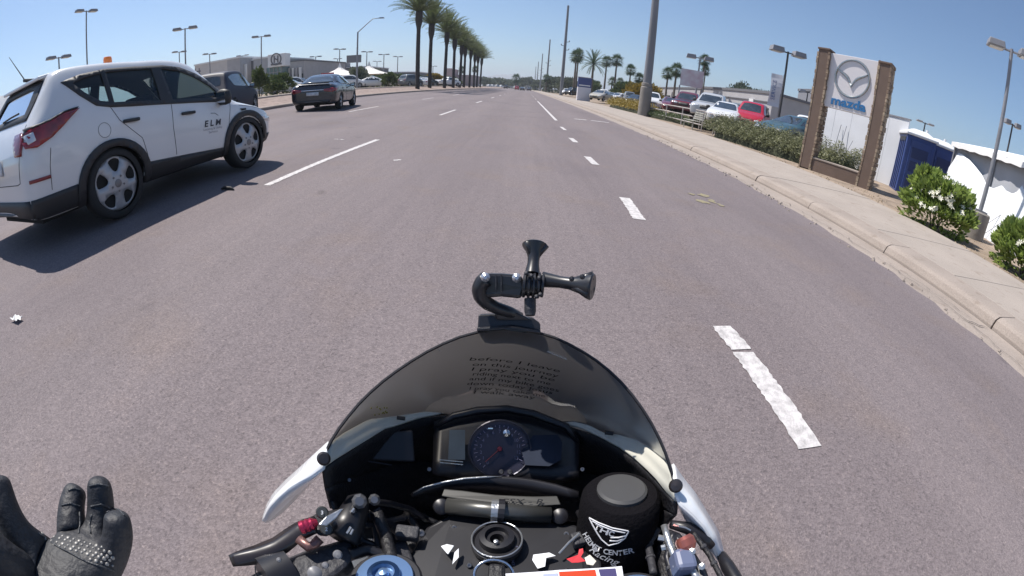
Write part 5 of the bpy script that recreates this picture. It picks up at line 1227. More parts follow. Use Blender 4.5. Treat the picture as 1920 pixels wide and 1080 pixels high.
# ------------------------------------------------------------------ the motorcycle
S = .86
def Q(px, py, d): return P(px, py, d * S)
BK = empty('motorcycle', (0, 0, 0), 0, 'white sport motorcycle with dark smoked screen, seen from the saddle', 'motorcycle')
BPL = M('black_plastic', (.011, .0105, .013), .55, bump=.25, bscale=260, vary=.25, vscale=9)
BPG = M('satin_black', (.015, .0145, .018), .38, vary=.3, vscale=12)
BPS = M('dark_grey_plastic', (.032, .032, .038), .6, bump=.2, bscale=200)
WPT = M('white_fairing', (.78, .79, .80), .22, coat=.9)
BEI = M('inner_fairing_lip', (.50, .49, .43), .45, vary=.12, vscale=12)
SMOKE = tint_glass('smoked_screen', (.25, .24, .225), rough=.3, diffuse=(.17, .155, .15, .22))
LCD = M('lcd_panel', (.022, .028, .045), .8, spec=.15, vary=.25, vscale=30)
ANO = M('anodised_red', (.50, .04, .09), .25, metal=.7)
BLA = M('anodised_blue', (.19, .30, .48), .28, metal=.75)
ALU = M('machined_alloy', (.50, .51, .52), .3, metal=.8, bump=.1, bscale=200)
GUN = M('gunmetal_clamp', (.024, .024, .028), .5, metal=.3, vary=.2, vscale=20)
ORG = M('orange_print', (.50, .05, .015), .4); BLP = M('blue_card_print', (.06, .05, .13), .4); CARD = M('card_white', (.74, .74, .78), .35)
def loftpx(top, bot, n, m, name, mat, bulge=0.0, solid=.003, parent=BK, smooth=True):
    """surface between two rails of (px, py, distance); the middle rows bow away from the rider"""
    A = resample(top, n); B = resample(bot, n); b = MB(); rows = []
    for j in range(m):
        t = j / (m - 1); row = []
        for i in range(n):
            p = A[i].lerp(B[i], t); row.append(p)
        rows.append(row)
    R = []
    for j, row in enumerate(rows):
        t = j / (m - 1); R.append([Q(p.x, p.y, p.z + bulge * sin(pi * t) * sin(pi * i / (n - 1))) for i, p in enumerate(row)])
    b.grid(R); return b.build(name, mat, parent, smooth=smooth, solid=solid)
def rail(pts, d0, dm):
    """adds distances: d0 at both ends, dm in the middle (by x)"""
    xs = [p[0] for p in pts]; c, h = (xs[0] + xs[-1]) / 2, (xs[-1] - xs[0]) / 2
    return [(x, y, dm + (d0 - dm) * min(1, abs((x - c) / h)) ** 2) for x, y in pts]
rim = [(607, 864), (613, 842), (622, 825), (636, 803), (652, 782), (672, 758), (694, 736), (718, 715), (742, 697), (770, 678), (800, 660), (830, 645), (862, 632), (895, 623), (925, 618), (955, 616), (985, 619), (1013, 625), (1040, 633), (1066, 645), (1092, 659), (1118, 676), (1142, 695), (1164, 716), (1185, 740), (1204, 766), (1221, 793), (1236, 822), (1248, 850), (1258, 880), (1267, 915)]
base = [(607, 866), (619, 834), (647, 812), (668, 798), (693, 787), (740, 782), (770, 776), (799, 773), (830, 775), (850, 779), (880, 773), (915, 768), (950, 767), (985, 771), (1018, 780), (1049, 795), (1075, 792), (1106, 799), (1132, 813), (1160, 816), (1189, 825), (1215, 840), (1233, 855), (1260, 878), (1267, 915)]
RT = rail(rim, .47, .505); RB = rail(base, .472, .66)
scr = loftpx(RT, RB, 61, 17, 'windscreen', SMOKE, .03, .0)
b = MB(); b.tube([Q(x, y, d) for x, y, d in RT], .0016, 6); b.build('screen_edge', BPG, scr)
sbv = BVHTree.FromPolygons([v.co.copy() for v in scr.data.vertices], [tuple(p.vertices) for p in scr.data.polygons])
def onto(bv, px, py, off=.0008, dflt=.5):
    d = ray(px, py); p, n, i, t = bv.ray_cast(Vector((0, 0, CAMH)), d)
    if p is None: return Q(px, py, dflt)
    return p - d * off
# low nose cowl in front of and below the screen
NOSE = M('nose_graphite', (.09, .088, .09), .5, vary=.15, vscale=6)
loftpx([(x, y, d + .006) for x, y, d in RB], [(lerp(945, x, .93), y - 16 - 22 * (1 - abs(x - 945) / 340), d + .10) for x, y, d in RB], 41, 5, 'nose_cowl', NOSE, .0, .004)
loftpx([(lerp(945, x, .93), y - 16 - 22 * (1 - abs(x - 945) / 340), d + .10) for x, y, d in RB], [(lerp(945, x, .80), y + 60, d + .28) for x, y, d in RB], 41, 5, 'nose_cowl', WPT, .0, .004)
# verse printed on the screen
INKB = M('screen_print', (.006, .006, .008), .6)
lines = ['before I leave', 'on this journey', 'I pray you be', 'riding next to me', 'and if my bike goes', 'down today Jesus', 'I pray you take me', 'I walk away']
cx0 = [(880, 1050, 675), (886, 1048, 685), (884, 1040, 694), (886, 1032, 703), (880, 1048, 712), (876, 1036, 721), (880, 1022, 730), (888, 1004, 737)]
for ln, (xa, xb, y0) in zip(lines, cx0):
    m = text_mesh(ln, 1.0, 0, .15, 'LEFT', .0); xs = [v.co.x for v in m.vertices]; lo, hi = min(xs), max(xs)
    def f(c):
        t = (c.x - lo) / (hi - lo); px = lerp(xa, xb, t); py = y0 + 24 * max(0, (px - 905) / 150) ** 1.6 * (1 if y0 < 715 else .9) - c.y * 8.6 + 1
        return onto(sbv, px, py)
    place_mesh(m, f); link('screen_verse', m, INKB, scr)
# pale scratches on the screen
SCR = M('scratch', (.5, .5, .5), .6)
for pts in ([(816, 650), (826, 658)], [(1026, 659), (1062, 674)]):
    b = MB(); b.tube([onto(sbv, *p) for p in pts], .00035, 4); b.build('scratch', SCR, scr)
r_ = random.Random(6); b = MB()
for i in range(14):
    c = onto(sbv, 692 + r_.uniform(0, 42), 778 - r_.uniform(0, 16)); b.box(c, (.0012, .0012, .0012), r_.uniform(0, 3))
b.build('insect_spots', M('insect_yellow', (.25, .22, .03), .8), scr)
# fairing lips between the screen and the dark cockpit
loftpx([(619, 832, .476), (647, 811, .50), (693, 786, .54), (740, 781, .57), (799, 772, .60), (830, 774, .62)], [(606, 876, .47), (647, 850, .488), (685, 827, .52), (722, 804, .555), (786, 783, .59), (830, 776, .62)], 21, 4, 'fairing_lip', BEI, .004, .003)
loftpx([(1049, 794, .62), (1075, 790, .61), (1106, 798, .595), (1132, 812, .58), (1160, 815, .565), (1189, 824, .55), (1215, 839, .525), (1233, 854, .505), (1262, 878, .475)], [(1049, 796, .62), (1085, 800, .60), (1132, 821, .57), (1163, 839, .55), (1189, 859, .53), (1212, 880, .51), (1230, 898, .495), (1250, 922, .48), (1268, 940, .47)], 25, 4, 'fairing_lip', BEI, .004, .003)
for c in ((752, 784), (1142, 812)):
    b = MB(); b.tube([Q(c[0] - 8, c[1] - 1, .562), Q(c[0] + 8, c[1] + 1, .562)], .0022, 6); b.build('rubber_tab', BPL, BK)
# screen screws
for (x, y) in ((607, 860), (1267, 911)):
    b = MB(); c = Q(x, y, .455); ax = -ray(x, y); b.lathe([(.0062, 0), (.0062, .002), (.0045, .004), (0, .0045)], c, ax, 20); sc_ = b.build('screen_screw', M('dark_bolt', (.08, .07, .07), .3, metal=.8), BK, smooth=True, autos=30)
# white fairing fins
def fin(outer, ridge, inner, nm):
    o = loftpx(outer, ridge, 21, 3, nm, WPT, .0, .003); loftpx(ridge, inner, 21, 4, nm, WPT, .006, .003); return o
fin([(617, 829, .475), (592, 852, .482), (565, 877, .49), (538, 901, .50), (514, 926, .51), (502, 948, .52), (493, 976, .535)],
    [(608, 876, .46), (585, 893, .462), (562, 905, .466), (545, 915, .47), (526, 932, .48), (508, 952, .50), (495, 978, .53)],
    [(601, 886, .49), (588, 899, .50), (572, 915, .51), (552, 936, .52), (530, 958, .53), (512, 972, .535), (497, 979, .535)], 'side_fin')
fin([(1261, 870, .475), (1278, 895, .482), (1302, 925, .49), (1323, 960, .50), (1345, 996, .515), (1354, 1030, .53), (1359, 1050, .54)],
    [(1267, 925, .46), (1275, 945, .462), (1297, 964, .468), (1320, 988, .478), (1334, 1012, .49), (1341, 1032, .51), (1348, 1048, .535)],
    [(1270, 944, .49), (1282, 966, .50), (1297, 992, .51), (1316, 1016, .52), (1330, 1030, .53), (1342, 1042, .535), (1347, 1049, .535)], 'side_fin')
# dark cockpit bowl
bowl_top = [(606, 878, .47), (647, 852, .49), (685, 828, .52), (722, 805, .555), (786, 783, .60), (850, 779, .64), (950, 767, .66), (1049, 796, .63), (1132, 822, .575), (1189, 860, .535), (1230, 899, .50), (1268, 941, .47)]
bowl_mid = [(612, 915, .478), (650, 900, .54), (690, 885, .60), (730, 870, .63), (790, 865, .66), (850, 860, .68), (950, 855, .70), (1049, 870, .68), (1120, 890, .65), (1180, 915, .61), (1220, 940, .55), (1266, 965, .478)]
bowl_bot = [(622, 954, .50), (660, 950, .56), (700, 948, .60), (740, 955, .64), (790, 960, .68), (850, 965, .70), (950, 970, .70), (1049, 975, .68), (1120, 985, .65), (1180, 990, .61), (1215, 990, .56), (1246, 985, .50)]
low = [(655, 1010, .52), (665, 1120, .56), (700, 1120, .60), (740, 1120, .62), (790, 1120, .64), (850, 1130, .64), (950, 1130, .64), (1049, 1130, .64), (1120, 1130, .62), (1180, 1130, .58), (1215, 1120, .54), (1252, 1110, .50)]
loftpx(bowl_top, bowl_mid, 41, 6, 'cockpit_shell', BPL, .0, .004); loftpx(bowl_mid, bowl_bot, 41, 6, 'cockpit_shell', BPL, .0, .004)
loftpx([(700, 946, .60), (790, 958, .68), (950, 968, .70), (1120, 983, .65), (1246, 984, .51)], [(700, 1130, .60), (790, 1130, .62), (950, 1130, .62), (1120, 1130, .60), (1255, 1120, .50)], 31, 5, 'cockpit_floor', BPL, .0, .004)
loftpx([(619, 940, .49), (660, 945, .55), (705, 946, .60)], [(640, 985, .50), (680, 1010, .56), (715, 1010, .60)], 9, 3, 'side_duct', BPG, .0, .003)
# gauge cluster
hood = [(850, 780), (895, 770), (950, 767), (1000, 776), (1062, 800)]
b = MB(); b.tube([Q(x, y, .60) for x, y in [(818, 800)] + hood + [(1085, 830)]], [.002, .0045, .005, .005, .005, .0045, .002], 8); b.build('gauge_hood', BPG, BK, smooth=True)
loftpx([(815, 795, .615), (850, 781, .615), (900, 770, .615), (950, 768, .615), (1000, 777, .615), (1060, 800, .615), (1085, 815, .615)], [(810, 890, .575), (850, 897, .575), (900, 900, .575), (950, 902, .575), (1000, 903, .575), (1050, 902, .575), (1085, 895, .575)], 17, 5, 'instrument_panel', BPG, 0, .012)
def disc(px, py, rx, ry, d, name, mat, n=32, parent=BK, thick=.003, rot=0.0):
    pts = [Q(px + cos(a) * rx * cos(rot) - sin(a) * ry * sin(rot), py + cos(a) * rx * sin(rot) + sin(a) * ry * cos(rot), d) for a in [2 * pi * i / n for i in range(n)]]
    b = MB(); b.poly_prism(pts, ray(px, py) * thick); return b.build(name, mat, parent, recalc=True)
def ppoly(pts, name, mat, parent=BK, thick=.003, bevel=0.0):
    c = pts[0]; b = MB(); b.poly_prism([Q(*p) for p in pts], ray(c[0], c[1]) * thick); return b.build(name, mat, parent, recalc=True, bevel=bevel)
ppoly([(843, 806, .575), (872, 806, .575), (872, 862, .558), (840, 862, .558)], 'lcd_display', M('lcd_left', (.05, .075, .095), .45, vary=.2, vscale=40))
ppoly([(1000, 816, .572), (1046, 815, .572), (1054, 830, .568), (1052, 862, .56), (1030, 874, .556), (985, 872, .556), (978, 845, .565)], 'lcd_display', LCD)
tq = disc(937, 842, 56, 52, .570, 'rev_counter', M('dial_face', (.020, .020, .040), .5, coat=0), 36, thick=.006)
b = MB(); b.tube([Q(937 + cos(a) * 58, 842 + sin(a) * 54, .566) for a in [2 * pi * i / 40 for i in range(41)]], .0011, 5); b.build('dial_ring', M('dial_ring', (.07, .07, .09), .3, metal=.5), tq)
b = MB()
for i in range(27):
    a = radians(130 + i * 10); r1 = .90; r0 = .78 if i % 2 == 0 else .84
    b.tube([Q(937 + cos(a) * 54 * r0, 842 + sin(a) * 50 * r0, .5665), Q(937 + cos(a) * 54 * r1, 842 + sin(a) * 50 * r1, .5665)], .0005, 4)
b.build('dial_marks', M('dial_print', (.12, .12, .20), .5), tq)
for i in range(14):
    a = radians(130 + i * 20); m = text_mesh(str(i), 9.0); mx, my = 937 + cos(a) * 54 * .66, 842 + sin(a) * 50 * .66
    place_mesh(m, lambda c: Q(mx + c.x, my + 3 - c.y, .5663)); link('dial_number', m, MATS['dial_print'], tq)
b = MB(); b.tube([Q(937, 842, .5655), Q(910, 866, .5655)], .0006, 5); b.lathe([(.0028, 0), (.0028, .003), (.002, .004)], Q(937, 842, .568), -ray(937, 842), 16); b.build('needle', M('needle_red', (.14, .012, .025), .5), tq)
b = MB(); b.lathe([(.0045, 0), (.004, .005), (0, .007)], Q(950, 812, .568), -ray(950, 812), 16); b.build('warning_lamp', CHR, tq)
b = MB(); b.tube([Q(915, 803, .566), Q(924, 803, .566)], .001, 5); b.build('dial_glint', CHR, tq)  # bright chrome stub modelled as a glint on the dial
for k in range(2): b = MB(); b.tube([Q(824, 862 + k * 5, .556), Q(868, 866 + k * 5, .556)], .0006, 5); b.build('trim_line', ALU, BK)
for (x, y) in ((940, 885), (956, 885)):
    b = MB(); b.lathe([(.003, 0), (.0028, .012), (.002, .014)], Q(x, y, .565), -ray(x, y), 12); b.build('reset_button', BPS, BK)
for s_, pts in ((0, [(676, 838), (686, 812), (774, 806), (778, 866), (676, 862)]),):
    b = MB(); b.poly_prism([Q(x, y, .575) for x, y in pts], ray(720, 840) * .006); b.build('storage_flap', BPG, BK, recalc=True, bevel=.002)
    b = MB(); b.tube([Q(674, 862, .566), Q(683, 836, .566), Q(686, 812, .57)], .0007, 5); b.tube([Q(674, 862, .566), Q(735, 872, .570)], .0007, 5); b.build('flap_edge', BPS, BK)
# chromed arc and the dark fascia under the gauges
arc = [(775, 925), (795, 914), (830, 905), (870, 898), (910, 895), (940, 894), (990, 898), (1040, 908), (1085, 922)]
loftpx([(x, y, .545) for x, y in arc], [(770, 930, .55), (830, 922, .56), (910, 925, .565), (990, 930, .56), (1085, 940, .55)], 15, 3, 'fascia', BPG, 0, .004)
b = MB(); b.tube([Q(x, y - .5, .543) for x, y in arc[:6]], [.0005, .0009, .0013, .0014, .0012, .0004], 6); b.build('edge_strip', ALU, BK, smooth=True)
# top clamp, engraved strip, cross bar
ppoly([(833, 917, .53), (868, 920, .528), (930, 928, .525), (1000, 931, .525), (1045, 930, .528), (1052, 946, .522), (1000, 949, .518), (930, 944, .518), (870, 938, .52), (828, 930, .526)], 'engraved_plate', M('plate_grey', (.06, .059, .056), .5, metal=.3, vary=.15, vscale=20), bevel=.001)
m = text_mesh('GSX - R', 13, 0, .2, 'LEFT', .1); place_mesh(m, lambda c: Q(935 + c.x * 1.9, 944 - c.y + c.x * .02, .5168)); link('engraving', m, INKB, BK)
b = MB(); b.tube([Q(838, 949, .525), Q(925, 957, .515), Q(1032, 966, .522)], .0085, 14); bar = b.build('damper_rod', M('rod_grey', (.10, .10, .095), .35, metal=.6), BK, smooth=True)
b = MB(); b.tube([Q(921, 957, .513), Q(936, 958, .513)], .0115, 16); b.build('rod_clamp', ALU, bar)
b = MB(); b.tube([Q(934, 958, .512), Q(946, 959, .512)], .0125, 16); b.build('rod_collar', BPG, bar)
for (x, y) in ((828, 950), (1050, 968)):
    b = MB(); b.lathe([(.007, -.01), (.009, 0), (.008, .008), (.003, .011)], Q(x, y, .53), -ray(x, y), 18); b.build('rod_end', BPG, BK, smooth=True, autos=40)
clamp = [(800, 990, .53), (845, 965, .53), (1040, 978, .53), (1080, 985, .53), (1120, 1010, .52), (1130, 1060, .49), (1120, 1120, .46), (800, 1130, .46), (765, 1100, .47), (770, 1040, .50)]
o = ppoly(clamp, 'top_clamp', GUN, thick=.018, bevel=.003)
ax_ = -(Q(800, 990, .53) - Q(1080, 985, .53)).cross(Q(800, 1130, .46) - Q(800, 990, .53)).normalized()
ax_ = ax_ if ax_.dot(ray(930, 1030)) < 0 else -ax_
cN = Q(932, 1022, .496)
b = MB(); b.lathe([(.024, 0), (.024, .005), (.021, .007), (.0205, .006), (.0165, .006), (.016, .013), (.011, .014), (.0105, .009), (.0065, .009), (.006, -.003), (0, -.003)], cN, ax_, 36); b.build('steering_nut', BPG, BK, smooth=True, autos=35)
b = MB(); uu = ax_.orthogonal().normalized(); vv_ = ax_.cross(uu); b.tube([cN + ax_ * .009 + (uu * cos(a) + vv_ * sin(a)) * .0232 for a in [2 * pi * i / 40 for i in range(41)]], .0008, 5); b.build('nut_ring', ALU, BK)
for (x, y, r_1) in ((930, 1018, .0022),):
    b = MB(); b.lathe([(r_1, 0), (r_1, .003), (0, .004)], Q(x, y, .475), ax_, 10); b.build('pin', ALU, BK)
m = text_mesh('LOCK  ON', 8.0, 0, 0, 'LEFT', .05)
place_mesh(m, lambda c: Q(968 - 9 * cos(c.x * .06 - .8) + 5 - c.y * .9, 1064 - c.x * 1.05, .484)); link('key_lettering', m, MATS['dial_print'], BK)
b = MB(); kr = Q(926, 1078, .455); b.tube([kr + (Vector((1, 0, 0)) * cos(a) + Vector((0, .75, .3)) * sin(a)) * .0165 for a in [2 * pi * i / 32 for i in range(33)]], .0015, 8); o = b.build('key_ring', CHR, BK, smooth=True)
b = MB(); b.box(Q(930, 1088, .46), (.014, .02, .03)); b.build('key_head', BPL, BK, bevel=.003)
# white glimpses of bodywork beside the clamp
ppoly([(826, 1024, .485), (838, 1020, .485), (852, 1023, .485), (840, 1040, .478)], 'side_cover', WPT, bevel=.0008)
ppoly([(852, 1036, .48), (860, 1028, .482), (860, 1045, .478), (848, 1058, .474)], 'side_cover', WPT)
ppoly([(1000, 1040, .48), (1030, 1036, .482), (1042, 1042, .482), (1024, 1046, .478), (1022, 1062, .474), (1008, 1066, .472), (998, 1050, .476)], 'side_cover', WPT)
b = MB(); b.tube([Q(1048, 1038, .48), Q(1066, 1018, .485), Q(1086, 1000, .49)], .0011, 6); b.build('wire_clip', ALU, BK)
RCL = M('red_cloth', (.50, .02, .03), .6)
ppoly([(1062, 1048, .425), (1074, 1044, .425), (1084, 1040, .427), (1086, 1030, .43), (1093, 1028, .43), (1094, 1036, .427), (1089, 1044, .424), (1098, 1052, .42), (1084, 1055, .42), (1072, 1055, .42)], 'red_tag', RCL, thick=.004)
ppoly([(1096, 1046, .418), (1106, 1040, .42), (1118, 1052, .418), (1112, 1060, .414), (1100, 1058, .414)], 'cream_tag', M('cream_tag', (.6, .56, .48), .6))
def card(pts, dz): return [(x, y + 2.5, .405 - dz - (y - 1065) * .0005) for x, y in pts]
ppoly(card([(948, 1073), (1050, 1066), (1166, 1059), (1172, 1100), (950, 1110)], 0), 'badge_card', CARD, thick=.003)
ppoly(card([(1048, 1069.5), (1116, 1065.5), (1124, 1100), (1052, 1104)], .002), 'card_print', ORG, thick=.0008)
ppoly(card([(1122, 1065), (1154, 1063), (1160, 1095), (1132, 1100)], .002), 'card_print', BLP, thick=.0008)
ppoly(card([(1018, 1074), (1046, 1072), (1050, 1100), (1022, 1104)], .002), 'card_print', M('grey_blue_print', (.35, .38, .5), .4), thick=.0008)
# fork caps
for (x, y, d, mt, nm) in ((721, 1082, .445, BLA, 'fork_cap'), (1198, 1120, .45, BLA, 'fork_cap')):
    c = Q(x, y, d); b = MB(); b.lathe([(.0245, -.02), (.0245, 0), (.0235, .002), (.014, .002), (.0135, .006), (.0095, .007), (.009, .002), (.0045, .002), (.004, .008), (0, .009)], c, ax_, 40); o = b.build(nm, mt, BK, smooth=True, autos=30)
    b = MB(); b.lathe([(.0135, .0061), (.0095, .0075)], c, ax_, 24, cap=False); b.build('adjuster_ring', M('blue_dark', (.03, .07, .17), .3, metal=.7), o)
    b = MB(); b.lathe([(.031, -.06), (.031, -.004), (.029, -.002), (.026, -.002)], c, ax_, 36); b.build('fork_leg', GUN, BK, smooth=True, autos=30)
# brake fluid cup with a printed sleeve
cu = Q(1166, 923, .485); cl = cu + Vector((.012, -.035, -.125)); axc = (cu - cl).normalized()
SLV = M('black_sleeve', (.006, .0055, .007), .95, bump=.25, bscale=300, spec=.1)
b = MB(); Lc = (cu - cl).length
r_of = lambda t: .034 if t > .10 else .034
b.lathe([(.040, 0), (.041, Lc * .3), (.040, Lc * .6), (.0385, Lc * .88), (.037, Lc * .96), (.033, Lc), (.026, Lc + .001)], cl, axc, 40); slv = b.build('fluid_cup_sleeve', SLV, BK, smooth=True, autos=40)
b = MB(); b.lathe([(.0235, Lc - .002), (.0235, Lc + .004), (.021, Lc + .006), (0, Lc + .0065)], cl, axc, 32); b.build('fluid_cup_lid', M('lid_grey', (.050, .050, .052), .6), slv, smooth=True, autos=30)
vbv = BVHTree.FromPolygons([v.co.copy() for v in slv.data.vertices], [tuple(p.vertices) for p in slv.data.polygons])
PRN = M('sleeve_print', (.62, .62, .64), .6)
def slv_text(s, pts, size, shear=0.0, bold=.01, wf_=1.0):
    m = text_mesh(s, 1.0, 0, shear, 'LEFT', bold); xs = [v.co.x for v in m.vertices]; lo, hi = min(xs), max(xs); P3 = [Vector((x, y, 0)) for x, y in pts]
    def f(c):
        t = (c.x - lo) / (hi - lo) * (len(P3) - 1); i = min(int(t), len(P3) - 2); p = P3[i].lerp(P3[i + 1], t - i); d = (P3[i + 1] - P3[i]).normalized(); n = Vector((d.y, -d.x, 0)); q = p + n * c.y * size
        return onto(vbv, q.x, q.y, .0007, .42)
    place_mesh(m, f); link('sleeve_lettering', m, PRN, slv)
slv_text('HELMET CENTER', [(1092, 1002), (1103, 1021), (1118, 1033), (1140, 1040), (1162, 1042), (1190, 1036)], 13.5, 0, .02)
slv_text('Racing', [(1104, 1032), (1120, 1045), (1140, 1054), (1160, 1061)], 17, .35, .005)
def slv_line(pts, w_=.0007, closed=False):
    if closed: pts = pts + [pts[0]]
    P3 = resample([(x, y, 0) for x, y in pts], len(pts) * 6); b = MB(); b.tube([onto(vbv, p.x, p.y, .0004, .42) for p in P3], w_, 5); b.build('sleeve_emblem', PRN, slv)
slv_line([(1105, 971), (1122, 980), (1148, 990), (1179, 996), (1172, 1009), (1160, 1018), (1141, 1023), (1128, 1012), (1120, 1000), (1111, 984)], closed=True)
slv_line([(1111, 977), (1125, 985), (1150, 995), (1172, 999)]); slv_line([(1145, 1008), (1160, 1008), (1174, 1004)]); slv_line([(1143, 1014), (1158, 1014), (1168, 1010)])
slv_text('THC', [(1112, 990), (1124, 997), (1140, 1004), (1150, 1007)], 14, 0, .03)
# left handlebar: grip, switch block, clutch perch and lever
b = MB(); b.tube([Q(440, 1150, .50), Q(520, 1100, .50), Q(585, 1070, .50), Q(650, 1045, .505)], [.020, .020, .019, .017], 20); gp = b.build('grip', BPS, BK, smooth=True, autos=60)
b = MB(); b.tube([Q(500, 1092, .48), Q(545, 1070, .485)], .0235, 18); b.build('switch_housing', BPG, BK, smooth=True, autos=50)
o = ppoly([(552, 1045, .472), (600, 1024, .475), (655, 1012, .475), (672, 1035, .47), (650, 1065, .462), (610, 1095, .455), (560, 1100, .455), (545, 1075, .462)], 'switch_block', BPS, thick=.03, bevel=.005)
for (x, y, rr_) in ((523, 1050, .0022), (590, 1075, .006), (633, 1040, .004), (610, 1060, .003)):
    b = MB(); b.lathe([(rr_, -.002), (rr_, .003), (rr_ * .7, .0045), (0, .005)], Q(x, y, .437), -ray(x, y), 14); b.build('switch_button', M('button_grey', (.16, .16, .17), .4), BK, smooth=True, autos=40)
b = MB(); b.tube([Q(478, 1062, .445), Q(482, 1090, .44)], .0006, 5); b.build('grip_seam', BPL, BK)
lev_t = [(432, 1042, .49), (442, 1038, .488), (480, 1028, .484), (515, 1014, .48), (545, 993, .476), (568, 978, .47), (590, 968, .468)]
lev_b = [(440, 1062, .488), (452, 1060, .486), (485, 1053, .482), (510, 1047, .478), (540, 1030, .474), (568, 1010, .468), (596, 1000, .466)]
o = loftpx(lev_t, lev_b, 19, 4, 'clutch_lever', M('lever_black', (.022, .017, .017), .3, coat=.4), -.006, .008)
c = Q(577, 985, .452); ax2 = (Q(600, 978, .46) - Q(560, 992, .46)).normalized()
b = MB(); b.lathe([(.002, -.008), (.0052, -.007), (.006, -.004), (.005, -.002), (.006, 0), (.005, .002), (.0056, .004), (.004, .006), (.0025, .009)], c, ax2, 16); b.build('cable_adjuster', ANO, BK, smooth=True, autos=30)
ppoly([(596, 984, .438), (612, 968, .44), (636, 955, .445), (644, 953, .446), (632, 970, .442), (612, 986, .438)], 'alloy_bracket', ALU, thick=.004, bevel=.001)
o = ppoly([(585, 966, .47), (604, 960, .472), (640, 953, .475), (648, 965, .47), (640, 995, .462), (612, 1006, .458), (594, 1004, .458)], 'lever_perch', GUN, thick=.016, bevel=.003)
for (x, y, t_) in ((604, 961, '3'), (612, 992, '2')):
    b = MB(); b.lathe([(.0055, -.002), (.0055, .002), (.0045, .004), (0, .004)], Q(x, y, .452), -ray(x, y), 20); q = b.build('dial_cap', M('cap_grey', (.06, .065, .065), .4, metal=.4), BK, smooth=True, autos=40)
    m = text_mesh(t_, 10, 0, 0, 'CENTER', .3); place_mesh(m, lambda c, x=x, y=y: Q(x + c.x, y + 3.5 - c.y, .4458)); link('dial_mark', m, PRN, q)
b = MB(); b.tube([Q(560, 1010, .464), Q(578, 1026, .460), Q(590, 1020, .460), Q(600, 1010, .46)], .0045, 8); b.build('lever_pivot', M('copper_pivot', (.20, .11, .10), .4, metal=.6), BK, smooth=True)
# dark riser and mirror stub
b = MB(); b.tube([Q(640, 1010, .47), Q(655, 980, .475), Q(670, 945, .485), Q(680, 938, .49)], [.016, .015, .012, .008], 12); b.build('bar_riser', BPG, BK, smooth=True)
for (x, y, r_1) in ((674, 940, .007), (702, 937, .0055), (662, 958, .003), (655, 985, .003)):
    b = MB(); b.lathe([(r_1, -.004), (r_1, .003), (r_1 * .6, .006), (0, .006)], Q(x, y, .465), -ray(x, y), 8); b.build('clamp_bolt', M('bolt_steel', (.22, .22, .23), .3, metal=.8), BK, smooth=True, autos=30)
for (p, q) in (((650, 1000), (658, 988)), ((657, 1002), (662, 992)), ((659, 960), (664, 953))):
    b = MB(); b.tube([Q(*p, .452), Q(*q, .452)], .0012, 6); b.build('cable_end', ALU, BK)
for pts, r_1, mt in (([(700, 942, .49), (730, 944, .52), (770, 955, .55), (800, 975, .56)], .0035, BPG), ([(705, 960, .49), (722, 1000, .49), (738, 1060, .46), (742, 1110, .44)], .006, BPL), ([(690, 965, .50), (740, 990, .53), (770, 1020, .53), (800, 1060, .50)], .005, BPL), ([(760, 960, .56), (790, 1000, .55), (790, 1060, .50)], .004, BPL), ([(1150, 985, .55), (1080, 1000, .55), (1060, 1080, .48)], .004, BPL), ([(655, 1040, .47), (690, 1030, .48), (740, 1050, .48), (780, 1090, .46)], .006, BPG)):
    b = MB(); b.tube(resample([Q(*p) for p in pts], 14), r_1, 8); b.build('cable', mt, BK, smooth=True)
ppoly([(700, 958, .53), (712, 950, .535), (728, 1020, .50), (722, 1028, .495)], 'stay_plate', BPS)
ppoly([(738, 1020, .50), (760, 1008, .51), (775, 1050, .48), (760, 1080, .46), (742, 1060, .47)], 'hose_clip', BPS, thick=.01, bevel=.002)
rc = random.Random(17)
for pts, r_1, mt in (([(640, 968, .47), (690, 985, .50), (735, 975, .54), (785, 965, .57), (830, 985, .56)], .003, BPS), ([(628, 1000, .48), (680, 1015, .50), (730, 1035, .50), (765, 1085, .47)], .0042, BPG), ([(668, 950, .485), (700, 975, .51), (712, 1040, .49), (690, 1090, .46)], .0028, BPS),
        ([(1085, 960, .56), (1105, 1000, .53), (1095, 1045, .50), (1110, 1110, .46)], .0038, BPG), ([(1235, 990, .50), (1215, 1020, .50), (1225, 1075, .47)], .0035, BPS), ([(1262, 1000, .47), (1250, 1045, .465), (1268, 1100, .45)], .003, BPG), ([(1300, 1000, .48), (1330, 1040, .475), (1356, 1090, .465)], .0025, BPL)):
    b = MB(); L_ = resample([Q(*p) for p in pts], 18); b.tube(L_, r_1, 8); cb = b.build('cable', mt, BK, smooth=True)
    for k in (5, 11):
        b = MB(); d_ = (L_[k + 1] - L_[k]).normalized(); b.lathe([(r_1 * 1.25, -.0015), (r_1 * 1.35, 0), (r_1 * 1.25, .0015)], L_[k], d_, 10); b.build('cable_tie', BPS, cb)
for (x, y, d_, r_1) in ((790, 1000, .52, .003), (852, 990, .52, .0024), (1062, 1002, .52, .0024), (880, 1060, .48, .002), (985, 1090, .46, .002), (805, 880, .57, .002), (1092, 880, .57, .002), (832, 790, .60, .0016), (1070, 812, .60, .0016), (655, 900, .53, .0016), (1205, 905, .51, .0018)):
    b = MB(); b.lathe([(r_1 * 1.3, -.001), (r_1 * 1.3, .0008), (r_1, .0016), (r_1 * .5, .0016), (r_1 * .45, .0004), (0, .0004)], Q(x, y, d_), -ray(x, y), 12); b.build('cap_screw', MATS['bolt_steel'], BK, smooth=True, autos=40)
for (x, y) in ((764, 1000), (1092, 1010)):
    b = MB(); b.box(Q(x, y, .50), (.022, .014, .010), rc.uniform(-.5, .5)); b.build('connector_block', BPS, BK, bevel=.002)
